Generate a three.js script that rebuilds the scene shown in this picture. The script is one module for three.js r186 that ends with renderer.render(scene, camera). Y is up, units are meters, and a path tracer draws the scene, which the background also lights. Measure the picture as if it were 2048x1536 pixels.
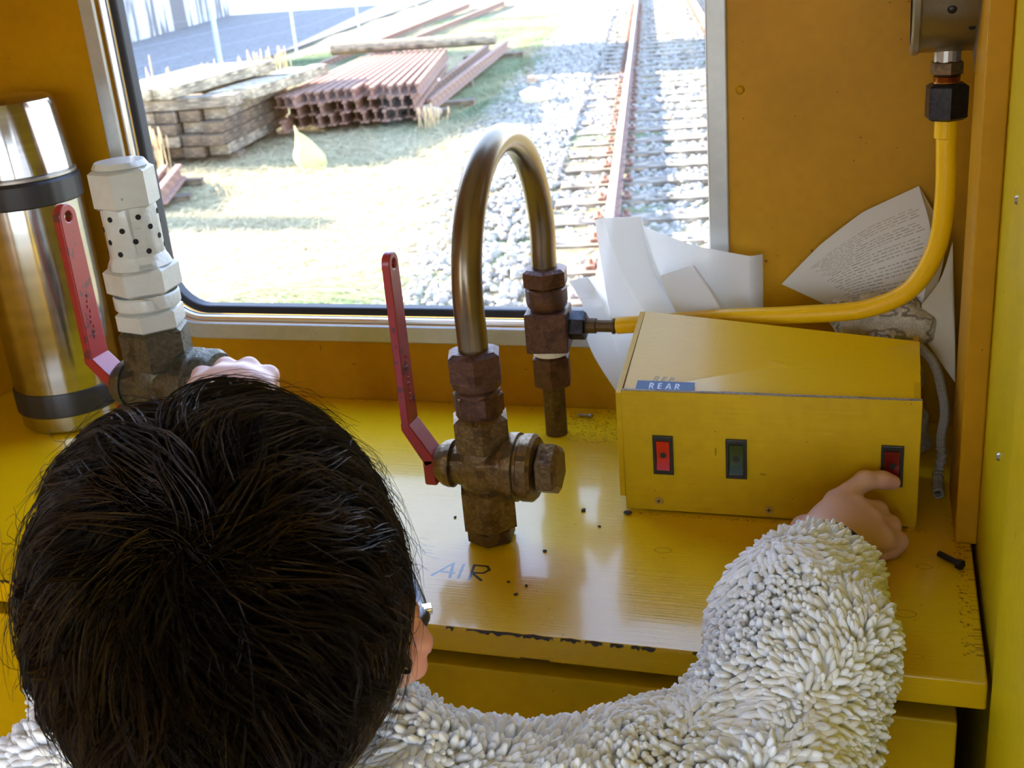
import * as THREE from 'three';
import { RoundedBoxGeometry } from 'three/addons/geometries/RoundedBoxGeometry.js';
import { TextGeometry } from 'three/addons/geometries/TextGeometry.js';
import { FontLoader } from 'three/addons/loaders/FontLoader.js';
import { mergeGeometries, mergeVertices, toCreasedNormals } from 'three/addons/utils/BufferGeometryUtils.js';

// ------------------------------------------------------------------ camera, sky, sun, exposure
const V = (x, y, z) => new THREE.Vector3(x, y, z);
const rad = THREE.MathUtils.degToRad;
const scene = new THREE.Scene();
const camera = new THREE.PerspectiveCamera(36.93, 4 / 3, 0.01, 400);
camera.position.set(0, 0.42, 0);
camera.rotation.order = 'YXZ';
camera.rotation.set(rad(-21.325), rad(18.909), rad(-5.099));
camera.focus = 0.68;
camera.userData.fStop = 23;
scene.add(camera);

const renderer = new THREE.WebGLRenderer({ antialias: true });
renderer.toneMapping = THREE.LinearToneMapping;
renderer.toneMappingExposure = 6.1;
renderer.shadowMap.enabled = true;
renderer.shadowMap.type = THREE.PCFSoftShadowMap;

{ // clear winter sky: pale at the horizon, blue overhead
  const w = 256, h = 128, d = new Float32Array(w * h * 4);
  for (let y = 0; y < h; y++) {
    const el = Math.max(0, Math.sin(((y + 0.5) / h - 0.5) * Math.PI)), k = Math.pow(1 - el, 2.2);
    for (let x = 0; x < w; x++) d.set([0.31 + 0.8 * k, 0.51 + 0.74 * k, 1.02 + 0.44 * k, 1], (y * w + x) * 4);
  }
  const sky = new THREE.DataTexture(d, w, h, THREE.RGBAFormat, THREE.FloatType);
  sky.mapping = THREE.EquirectangularReflectionMapping;
  sky.magFilter = sky.minFilter = THREE.LinearFilter; sky.needsUpdate = true;
  scene.background = sky;
}
const sun = new THREE.DirectionalLight(new THREE.Color().setRGB(1, 0.93, 0.82), 9.6);
sun.position.set(-30, 10, -1.7); sun.target.position.set(0, 0, 0);
sun.castShadow = true; sun.shadow.radius = 1.2; sun.shadow.mapSize.set(4096, 4096);
Object.assign(sun.shadow.camera, { left: -45, right: 30, top: 30, bottom: -30, near: 0.5, far: 120 });
scene.add(sun, sun.target);

// ------------------------------------------------------------------ helpers
let seed = 7;
const rnd = () => { seed = (seed + 0x6d2b79f5) | 0; let t = Math.imul(seed ^ (seed >>> 15), 1 | seed); t = (t + Math.imul(t ^ (t >>> 7), 61 | t)) ^ t; return ((t ^ (t >>> 14)) >>> 0) / 4294967296; };
const rr = (a, b) => a + (b - a) * rnd();
const lerp = (a, b, t) => a + (b - a) * t;
const clamp = (x, a, b) => Math.min(b, Math.max(a, x));
const smooth = (a, b, x) => { const t = clamp((x - a) / (b - a), 0, 1); return t * t * (3 - 2 * t); };
const hash = (x, y, s) => { let h = Math.imul(x, 374761393) ^ Math.imul(y, 668265263) ^ Math.imul(s, 1274126177); h = Math.imul(h ^ (h >>> 13), 1274126177); return ((h ^ (h >>> 16)) >>> 0) / 4294967296; };
function vnoise(x, y, p, s) { // value noise that repeats every p cells
  const xi = Math.floor(x), yi = Math.floor(y), fx = x - xi, fy = y - yi, u = fx * fx * (3 - 2 * fx), v = fy * fy * (3 - 2 * fy), m = (a) => ((a % p) + p) % p;
  const a = hash(m(xi), m(yi), s), b = hash(m(xi + 1), m(yi), s), c = hash(m(xi), m(yi + 1), s), d = hash(m(xi + 1), m(yi + 1), s);
  return lerp(lerp(a, b, u), lerp(c, d, u), v);
}
function fbm(u, v, f, oct, s) { let r = 0, a = 0.5, n = 0; for (let i = 0; i < oct; i++) { r += a * vnoise(u * f, v * f, f, s + i); n += a; a *= 0.5; f *= 2; } return r / n; }
const n3 = (x, y, z) => Math.sin(x * 1.7 + Math.sin(y * 2.3 + z)) * 0.5 + Math.sin(y * 1.9 - z * 1.3 + Math.sin(x * 1.1)) * 0.5;

function texture(w, h, fn, srgb = true, repeat = 1) {
  const d = new Uint8Array(w * h * 4);
  for (let y = 0; y < h; y++) for (let x = 0; x < w; x++) {
    const c = fn((x + 0.5) / w, (y + 0.5) / h), o = (y * w + x) * 4;
    d[o] = clamp(c[0], 0, 1) * 255; d[o + 1] = clamp(c[1], 0, 1) * 255; d[o + 2] = clamp(c[2], 0, 1) * 255; d[o + 3] = 255;
  }
  const t = new THREE.DataTexture(d, w, h);
  t.wrapS = t.wrapT = THREE.RepeatWrapping; t.magFilter = THREE.LinearFilter; t.minFilter = THREE.LinearMipmapLinearFilter; t.generateMipmaps = true;
  t.repeat.set(repeat, repeat); if (srgb) t.colorSpace = THREE.SRGBColorSpace; t.needsUpdate = true;
  return t;
}
const grey = (g) => [g, g, g];
function drawn(w, h, draw) { const c = document.createElement('canvas'); c.width = w; c.height = h; draw(c.getContext('2d'), w, h); const t = new THREE.CanvasTexture(c); t.colorSpace = THREE.SRGBColorSpace; t.wrapS = t.wrapT = THREE.ClampToEdgeWrapping; t.magFilter = THREE.LinearFilter; return t; }
const lin = (r, g, b) => new THREE.Color().setRGB(r, g, b);
const std = (o) => new THREE.MeshStandardMaterial(o);
const phys = (o) => new THREE.MeshPhysicalMaterial(o);

const ORD = ['first', 'second', 'third', 'fourth', 'fifth', 'sixth', 'seventh', 'eighth', 'ninth', 'tenth', 'eleventh', 'twelfth', 'thirteenth', 'fourteenth', 'fifteenth', 'sixteenth', 'seventeenth', 'eighteenth', 'nineteenth'], TENS = ['', '', 'twent', 'thirt', 'fort', 'fift'];
const nth = (n) => (n < 20 ? ORD[n - 1] : n % 10 ? TENS[Math.floor(n / 10)] + 'y-' + ORD[n % 10 - 1] : TENS[n / 10] + 'ieth'); // 3 -> third
const used = new Map();
function numbered(name) { const n = used.get(name) ?? 0; used.set(name, n + 1); return n ? `${name}_${String(n).padStart(3, '0')}` : name; }
const bases = new Map();
function shade(m) { m.castShadow = m.receiveShadow = true; return m; }
function thing(name, label, category, base = [0, 0, 0], group, kind) {
  const o = new THREE.Group(); o.name = numbered(name); o.position.set(...base); scene.add(o); bases.set(o, base);
  if (label) o.userData.label = label;
  if (category) o.userData.category = category;
  if (group) o.userData.group = group;
  if (kind) o.userData.kind = kind;
  return o;
}
const baseOf = (o) => { while (o && !bases.has(o)) o = o.parent; return o ? bases.get(o) : [0, 0, 0]; };
function part(name, geo, mat, parent, label) { // geometry in the place's own metres; re-centred on its thing's base
  const b = baseOf(parent); const g = geo.clone(); g.translate(-b[0], -b[1], -b[2]);
  const m = shade(new THREE.Mesh(g, mat)); m.name = name; parent.add(m); if (label) m.userData.label = label;
  return m;
}
function single(name, geo, mat, label, category, group) { // a thing that is one mesh, its origin at its base
  geo.computeBoundingBox(); const bb = geo.boundingBox, b = [(bb.min.x + bb.max.x) / 2, bb.min.y, (bb.min.z + bb.max.z) / 2];
  geo.translate(-b[0], -b[1], -b[2]);
  const m = shade(new THREE.Mesh(geo, mat)); m.name = numbered(name); m.position.set(...b); scene.add(m);
  m.userData = { label, category }; if (group) m.userData.group = group;
  return m;
}
function structure(name, geo, mat) { const m = shade(new THREE.Mesh(geo, mat)); m.name = name; m.userData = { kind: 'structure' }; scene.add(m); return m; }
function sub(name, geo, mat, parent) { const m = shade(new THREE.Mesh(geo, mat)); m.name = name; parent.add(m); return m; }

function boxUV(geo, s = 1) { // uv in metres by the side a face looks to
  const g = geo.index ? geo.toNonIndexed() : geo, p = g.attributes.position, n = g.attributes.normal, uv = new Float32Array(p.count * 2);
  for (let i = 0; i < p.count; i++) {
    const ax = Math.abs(n.getX(i)), ay = Math.abs(n.getY(i)), az = Math.abs(n.getZ(i)), x = p.getX(i), y = p.getY(i), z = p.getZ(i);
    const [u, v] = ax >= ay && ax >= az ? [z, y] : ay >= az ? [x, z] : [x, y];
    uv[i * 2] = u * s; uv[i * 2 + 1] = v * s;
  }
  g.setAttribute('uv', new THREE.BufferAttribute(uv, 2)); return g;
}
const merge = (list) => mergeGeometries(list.map((g) => { const k = g.index ? g.toNonIndexed() : g; for (const n of Object.keys(k.attributes)) if (!['position', 'normal', 'uv', 'color'].includes(n)) k.deleteAttribute(n); if (!k.attributes.uv) k.setAttribute('uv', new THREE.BufferAttribute(new Float32Array(k.attributes.position.count * 2), 2)); return k; }));
function box(x0, x1, y0, y1, z0, z1, r = 0) {
  const w = x1 - x0, h = y1 - y0, d = z1 - z0;
  const g = r ? new RoundedBoxGeometry(w, h, d, 2, Math.min(r, w / 2.01, h / 2.01, d / 2.01)) : new THREE.BoxGeometry(w, h, d);
  g.translate((x0 + x1) / 2, (y0 + y1) / 2, (z0 + z1) / 2); return boxUV(g);
}
function lathe(profile, seg = 40, at = [0, 0, 0], crease = 0.6) { let g = new THREE.LatheGeometry(profile.map(([r, y]) => new THREE.Vector2(r, y)), seg); g = toCreasedNormals(g, crease); g.translate(...at); return g; }
function hex(r, y0, y1, turn = 0, ch = 0.0018, sides = 6) { // chamfered nut, r across corners / 2
  const round = new THREE.LatheGeometry([[0, y0], [r - ch * 1.6, y0], [r, y0 + ch], [r, y1 - ch], [r - ch * 1.6, y1], [0, y1]].map(([a, b]) => new THREE.Vector2(a, b)), sides);
  const g = toCreasedNormals(round, 0.2); g.rotateY(turn); return g;
}
function tube(pts, r, seg = 60, radial = 18, closed = false) { return new THREE.TubeGeometry(new THREE.CatmullRomCurve3(pts.map((p) => V(...p)), closed, 'centripetal'), seg, r, radial, closed); }
function rod(a, b, r, seg = 16, r2 = r) { const A = V(...a), B = V(...b), d = B.clone().sub(A), g = new THREE.CylinderGeometry(r2, r, d.length(), seg); g.applyQuaternion(new THREE.Quaternion().setFromUnitVectors(V(0, 1, 0), d.clone().normalize())); g.translate(...A.add(B).multiplyScalar(0.5).toArray()); return toCreasedNormals(g, 0.7); }
function alongX(g) { g.rotateZ(-Math.PI / 2); return g; } // y axis of a lathe turned to +x
function sheet(cols, thick = 0.0004, nu = 24, nv = 16) { // curved sheet through a grid of points, with both faces and a rim
  const U = cols.length, curves = cols.map((c) => new THREE.CatmullRomCurve3(c.map((p) => V(...p)))), grid = [];
  for (let j = 0; j <= nv; j++) { const row = new THREE.CatmullRomCurve3(curves.map((c) => c.getPoint(j / nv)), false, 'catmullrom', 0.18); grid.push(Array.from({ length: nu + 1 }, (_, i) => row.getPoint(i / nu))); }
  const mk = (off, flip) => {
    const pos = [], uv = [], idx = [];
    for (let j = 0; j <= nv; j++) for (let i = 0; i <= nu; i++) {
      const a = grid[j][Math.min(i + 1, nu)].clone().sub(grid[j][Math.max(i - 1, 0)]), b = grid[Math.min(j + 1, nv)][i].clone().sub(grid[Math.max(j - 1, 0)][i]);
      const n = b.cross(a).normalize(), p = grid[j][i].clone().addScaledVector(n, off); pos.push(p.x, p.y, p.z); uv.push(i / nu, 1 - j / nv);
    }
    for (let j = 0; j < nv; j++) for (let i = 0; i < nu; i++) { const a = j * (nu + 1) + i, b = a + 1, c = a + nu + 1, d = c + 1; flip ? idx.push(a, b, c, b, d, c) : idx.push(a, c, b, b, c, d); }
    const g = new THREE.BufferGeometry(); g.setAttribute('position', new THREE.Float32BufferAttribute(pos, 3)); g.setAttribute('uv', new THREE.Float32BufferAttribute(uv, 2)); g.setIndex(idx); g.computeVertexNormals(); return g;
  };
  return merge([mk(thick / 2, false), mk(-thick / 2, true)]);
}

// signed distance shapes and a surface-nets mesher
const smin = (a, b, k) => { const h = Math.max(k - Math.abs(a - b), 0) / k; return Math.min(a, b) - h * h * k * 0.25; };
function capsule(a, b, ra, rb = ra) {
  const [ax, ay, az] = a, bx = b[0] - ax, by = b[1] - ay, bz = b[2] - az, bb = bx * bx + by * by + bz * bz || 1e-9;
  return (x, y, z) => { const px = x - ax, py = y - ay, pz = z - az, h = clamp((px * bx + py * by + pz * bz) / bb, 0, 1), dx = px - bx * h, dy = py - by * h, dz = pz - bz * h; return Math.sqrt(dx * dx + dy * dy + dz * dz) - lerp(ra, rb, h); };
}
function ellipsoid(c, r) { return (x, y, z) => { const a = (x - c[0]) / r[0], b = (y - c[1]) / r[1], d = (z - c[2]) / r[2], k = Math.sqrt(a * a + b * b + d * d), k2 = Math.sqrt((a / r[0]) ** 2 + (b / r[1]) ** 2 + (d / r[2]) ** 2) || 1e-6; return k * (k - 1) / k2; }; }
const blend = (list, k) => (x, y, z) => { let d = list[0](x, y, z); for (let i = 1; i < list.length; i++) d = smin(d, list[i](x, y, z), k); return d; };
function nets(f, lo, hi, cell) {
  const n = [0, 1, 2].map((i) => Math.ceil((hi[i] - lo[i]) / cell) + 1), [nx, ny, nz] = n, val = new Float32Array(nx * ny * nz), id = (x, y, z) => x + nx * (y + ny * z);
  for (let z = 0; z < nz; z++) for (let y = 0; y < ny; y++) for (let x = 0; x < nx; x++) val[id(x, y, z)] = f(lo[0] + x * cell, lo[1] + y * cell, lo[2] + z * cell);
  const vert = new Int32Array(nx * ny * nz).fill(-1), pos = [], idx = [], C = [[0, 0, 0], [1, 0, 0], [0, 1, 0], [1, 1, 0], [0, 0, 1], [1, 0, 1], [0, 1, 1], [1, 1, 1]], E = [[0, 1], [2, 3], [4, 5], [6, 7], [0, 2], [1, 3], [4, 6], [5, 7], [0, 4], [1, 5], [2, 6], [3, 7]];
  for (let z = 0; z < nz - 1; z++) for (let y = 0; y < ny - 1; y++) for (let x = 0; x < nx - 1; x++) {
    const v = C.map(([a, b, c]) => val[id(x + a, y + b, z + c)]); let s = 0; for (const q of v) s += q < 0;
    if (!s || s === 8) continue;
    let px = 0, py = 0, pz = 0, k = 0;
    for (const [a, b] of E) if (v[a] < 0 !== v[b] < 0) { const t = v[a] / (v[a] - v[b]); px += lerp(C[a][0], C[b][0], t); py += lerp(C[a][1], C[b][1], t); pz += lerp(C[a][2], C[b][2], t); k++; }
    vert[id(x, y, z)] = pos.length / 3; pos.push(lo[0] + (x + px / k) * cell, lo[1] + (y + py / k) * cell, lo[2] + (z + pz / k) * cell);
  }
  const quad = (a, b, c, d, flip) => { if (a < 0 || b < 0 || c < 0 || d < 0) return; flip ? idx.push(a, c, b, a, d, c) : idx.push(a, b, c, a, c, d); };
  for (let z = 1; z < nz - 1; z++) for (let y = 1; y < ny - 1; y++) for (let x = 1; x < nx - 1; x++) {
    const a = val[id(x, y, z)] < 0;
    if (a !== val[id(x + 1, y, z)] < 0) quad(vert[id(x, y - 1, z - 1)], vert[id(x, y, z - 1)], vert[id(x, y, z)], vert[id(x, y - 1, z)], !a);
    if (a !== val[id(x, y + 1, z)] < 0) quad(vert[id(x - 1, y, z - 1)], vert[id(x - 1, y, z)], vert[id(x, y, z)], vert[id(x, y, z - 1)], !a);
    if (a !== val[id(x, y, z + 1)] < 0) quad(vert[id(x - 1, y - 1, z)], vert[id(x, y - 1, z)], vert[id(x, y, z)], vert[id(x - 1, y, z)], !a);
  }
  const nor = new Float32Array(pos.length), e = cell * 0.5;
  for (let i = 0; i < pos.length; i += 3) {
    const [x, y, z] = [pos[i], pos[i + 1], pos[i + 2]], gx = f(x + e, y, z) - f(x - e, y, z), gy = f(x, y + e, z) - f(x, y - e, z), gz = f(x, y, z + e) - f(x, y, z - e), l = Math.hypot(gx, gy, gz) || 1;
    nor[i] = gx / l; nor[i + 1] = gy / l; nor[i + 2] = gz / l;
  }
  const g = new THREE.BufferGeometry(); g.setAttribute('position', new THREE.Float32BufferAttribute(pos, 3)); g.setAttribute('normal', new THREE.BufferAttribute(nor, 3));
  g.setAttribute('uv', new THREE.BufferAttribute(new Float32Array(pos.length / 3 * 2), 2)); g.setIndex(idx); return g;
}

// ------------------------------------------------------------------ materials
const mottle = texture(512, 512, (u, v) => { const a = fbm(u, v, 6, 4, 3), b = fbm(u, v, 64, 2, 9); const speck = vnoise(u * 90, v * 90, 90, 21) > 0.985 ? -0.35 : 0; return grey(0.9 + 0.12 * (a - 0.5) + 0.05 * (b - 0.5) + speck); }, true, 2.4);
const brushBump = texture(512, 512, (u, v) => grey(0.5 + 0.5 * (vnoise(u * 10, v * 160, 160, 5) - 0.5) + 0.35 * (fbm(u, v, 24, 3, 8) - 0.5)), false, 3);
const wornMap = texture(512, 512, (u, v) => { const a = fbm(u, v, 8, 5, 33), b = fbm(u, v, 40, 2, 39); const k = smooth(0.52, 0.66, a) * 0.5; return [0.78 + 0.3 * (b - 0.5) - 0.28 * k, 0.78 + 0.3 * (b - 0.5) - 0.34 * k, 0.78 + 0.3 * (b - 0.5) - 0.36 * k]; }, true, 14);
const YELLOW = [0.76, 0.485, 0.003];
const LEMON = [0.66, 0.475, 0.002], OCHRE = [0.6, 0.285, 0.002];
const paintWall = phys({ color: lin(...OCHRE), map: mottle, bumpMap: brushBump, bumpScale: 0.00006, roughness: 0.42, specularIntensity: 0.28 });
const paintLemon = phys({ color: lin(...LEMON), map: mottle, bumpMap: brushBump, bumpScale: 0.00006, roughness: 0.36, specularIntensity: 0.35 });
const paintGloss = phys({ color: lin(...YELLOW), map: mottle, bumpMap: brushBump, bumpScale: 0.00008, roughness: 0.34, specularIntensity: 0.4, clearcoat: 0.1, clearcoatRoughness: 0.2 });
const ceilingPaint = std({ color: lin(0.7, 0.68, 0.6), roughness: 0.8 });
const floorRubber = std({ color: lin(0.1, 0.085, 0.06), roughness: 0.8, map: mottle });
const frameMetal = phys({ color: lin(0.6, 0.6, 0.55), roughness: 0.36, metalness: 0.35, map: mottle });
const beadMetal = phys({ color: lin(0.8, 0.8, 0.8), roughness: 0.22, metalness: 0.85 });
const rubber = std({ color: lin(0.012, 0.012, 0.014), roughness: 0.55 });
const glass = phys({ color: lin(0.97, 0.98, 0.98), transmission: 1, thickness: 0, roughness: 0, ior: 1.5 });
const steel = phys({ color: lin(0.62, 0.6, 0.56), metalness: 1, roughness: 0.17, map: texture(256, 256, (u, v) => grey(0.86 + 0.12 * (vnoise(u * 2, v * 256, 256, 71) - 0.5)), true, 1) });
const blackBand = std({ color: lin(0.016, 0.015, 0.014), roughness: 0.42 });
const bronze = phys({ color: lin(0.34, 0.22, 0.09), metalness: 0.7, roughness: 0.42, map: wornMap, bumpMap: wornMap, bumpScale: 0.0006 });
const greenBronze = phys({ color: lin(0.17, 0.155, 0.1), metalness: 0.6, roughness: 0.46, map: wornMap, bumpMap: wornMap, bumpScale: 0.0006 });
const copperPipe = phys({ color: lin(0.33, 0.265, 0.175), metalness: 0.85, roughness: 0.27, map: texture(256, 256, (u, v) => { const a = fbm(u, v, 10, 4, 61); return [0.86 + 0.3 * (a - 0.5), 0.84 + 0.3 * (a - 0.5), 0.8 + 0.26 * (a - 0.5)]; }, true, 3) });
const oldBrass = phys({ color: lin(0.24, 0.145, 0.055), metalness: 0.6, roughness: 0.5, map: wornMap });
const rustNut = phys({ color: lin(0.2, 0.088, 0.05), metalness: 0.35, roughness: 0.5, map: wornMap, bumpMap: wornMap, bumpScale: 0.0006 });
const darkNut = phys({ color: lin(0.055, 0.05, 0.05), metalness: 0.7, roughness: 0.36, map: wornMap });
const brightBrass = phys({ color: lin(0.6, 0.32, 0.1), metalness: 1, roughness: 0.3 });
const whitePaint = phys({ color: lin(0.68, 0.7, 0.62), roughness: 0.4, clearcoat: 0.3, map: mottle, bumpMap: wornMap, bumpScale: 0.0004 });
const redPaint = phys({ color: lin(0.36, 0.018, 0.022), roughness: 0.36, clearcoat: 0.4, clearcoatRoughness: 0.25, map: texture(256, 256, (u, v) => { const a = fbm(u, v, 14, 4, 55); const k = smooth(0.68, 0.72, a); return [lerp(0.95, 0.62, k), lerp(0.95, 1, k), lerp(0.95, 1, k)]; }, true, 9) });
const yellowHose = phys({ color: lin(0.84, 0.48, 0.004), roughness: 0.36, specularIntensity: 0.5 });
const holeBlack = std({ color: lin(0.008, 0.008, 0.008), roughness: 0.9 });
const greyMetal = phys({ color: lin(0.42, 0.4, 0.36), metalness: 0.9, roughness: 0.34 });
const threadTape = std({ color: lin(0.78, 0.74, 0.62), roughness: 0.7 });

// ------------------------------------------------------------------ the cab: walls with thickness, openings on the other sides
const WALL = -0.9655, LEFT = -0.905, RIGHT = 0.07, FLOOR = -0.76, TOP = 0.95;
function roundRect(x0, x1, y0, y1, r, P = THREE.Shape) {
  const s = new P(); s.moveTo(x0 + r, y0); s.lineTo(x1 - r, y0); s.absarc(x1 - r, y0 + r, r, -Math.PI / 2, 0); s.lineTo(x1, y1 - r); s.absarc(x1 - r, y1 - r, r, 0, Math.PI / 2);
  s.lineTo(x0 + r, y1); s.absarc(x0 + r, y1 - r, r, Math.PI / 2, Math.PI); s.lineTo(x0, y0 + r); s.absarc(x0 + r, y0 + r, r, Math.PI, 1.5 * Math.PI); return s;
}
function slab(shape, z0, z1, bevel = 0) { const g = new THREE.ExtrudeGeometry(shape, { depth: z1 - z0 - 2 * bevel, bevelEnabled: bevel > 0, bevelSize: bevel, bevelThickness: bevel, bevelOffset: -bevel, bevelSegments: 2, curveSegments: 14 }); g.translate(0, 0, z0 + bevel); return g; }
function ring(x0, x1, y0, y1, r, w, z0, z1, bevel = 0) { const s = roundRect(x0, x1, y0, y1, r); s.holes.push(roundRect(x0 + w, x1 - w, y0 + w, y1 - w, Math.max(0.004, r - w), THREE.Path)); return slab(s, z0, z1, bevel); }
{
  const s = new THREE.Shape([[-0.945, FLOOR - 0.04], [0.1025, FLOOR - 0.04], [0.1025, TOP + 0.04], [-0.945, TOP + 0.04]].map(([x, y]) => new THREE.Vector2(x, y)));
  s.holes.push(roundRect(-0.709, -0.134, 0.0745, 0.668, 0.052, THREE.Path));
  const wall = structure('wall_front', boxUV(slab(s, WALL - 0.04, WALL)), paintWall);
  const bolt = lathe([[0, 0.0022], [0.0022, 0.002], [0.0036, 0.0008], [0.0038, 0]], 16); bolt.rotateX(Math.PI / 2); bolt.translate(-0.1134, 0.2866, WALL); sub('bolt_head', bolt, paintWall, wall);
  const w = new THREE.Group(); w.name = 'window_1'; w.userData = { kind: 'structure' }; scene.add(w);
  sub('frame', ring(-0.7245, -0.1235, 0.0615, 0.682, 0.066, 0.0165, WALL - 0.0005, WALL + 0.0035, 0.0012), frameMetal, w);
  sub('bead', ring(-0.7085, -0.134, 0.0765, 0.667, 0.052, 0.0075, WALL - 0.012, WALL - 0.003, 0.003), beadMetal, w);
  sub('rubber_seal', ring(-0.702, -0.1345, 0.083, 0.661, 0.047, 0.0085, WALL - 0.026, WALL - 0.012, 0.002), rubber, w);
  const pane = new THREE.ShapeGeometry(roundRect(-0.704, -0.136, 0.079, 0.664, 0.05), 12); pane.translate(0, 0, WALL - 0.02); sub('pane', pane, glass, w);
}
function wallWithOpening(a0, a1, b0, b1, c0, c1, y0, y1, axis) { // slab a0..a1 thick, b0..b1 long, opening c0..c1
  const B = (p, q, u, v) => (axis === 'x' ? box(a0, a1, u, v, p, q) : box(p, q, u, v, a0, a1));
  return merge([B(b0, c0, FLOOR - 0.04, TOP + 0.04), B(c1, b1, FLOOR - 0.04, TOP + 0.04), B(c0, c1, FLOOR - 0.04, y0), B(c0, c1, y1, TOP + 0.04)]);
}
structure('wall_left', wallWithOpening(LEFT - 0.04, LEFT, WALL, 1.44, 0.3, 1.1, 0.05, 0.75, 'x'), paintWall);
structure('wall_rear', wallWithOpening(1.4, 1.44, LEFT, 0.79, -0.65, 0.5, 0.05, 0.75, 'z'), paintLemon);
const wallRight = structure('wall_right', merge([box(RIGHT, RIGHT + 0.04, FLOOR - 0.04, TOP + 0.04, WALL, -0.12), box(RIGHT + 0.04, 0.75, FLOOR - 0.04, TOP + 0.04, -0.16, -0.12), wallWithOpening(0.75, 0.79, -0.16, 1.4, 0.3, 1.1, 0.05, 0.75, 'x')]), paintLemon);
structure('floor', box(-0.945, 0.79, FLOOR - 0.04, FLOOR, WALL - 0.04, 1.44), floorRubber);
structure('ceiling', box(-0.945, 0.79, TOP, TOP + 0.04, WALL - 0.04, 1.44), ceilingPaint);
structure('trim_1', box(0.0555, RIGHT, 0, TOP, -0.84, -0.755, 0.0015), paintWall);
structure('trim_2', box(0.0635, RIGHT, FLOOR, TOP, -0.552, -0.125, 0.002), paintLemon);
for (const [y, z] of [[0.262, -0.6716], [0.1115, -0.662]]) { const g = lathe([[0, 0.0016], [0.0018, 0.0014], [0.0028, 0]], 14); g.rotateZ(Math.PI / 2); g.translate(RIGHT, y, z); sub('screw', g, greyMetal, wallRight); }
function opening(n, geo) { const w = structure('window_' + n, geo, frameMetal); return w; }
opening(2, (() => { const g = ring(0.28, 1.12, 0.03, 0.77, 0.05, 0.03, -0.003, 0.003); g.rotateY(-Math.PI / 2); g.translate(LEFT, 0, 0); return g; })());
opening(3, (() => { const g = ring(-0.67, 0.52, 0.03, 0.77, 0.05, 0.03, -0.003, 0.003); g.translate(0, 0, 1.4); return g; })());
opening(4, (() => { const g = ring(0.28, 1.12, 0.03, 0.77, 0.05, 0.03, -0.003, 0.003); g.rotateY(-Math.PI / 2); g.translate(0.75, 0, 0); return g; })());

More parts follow.
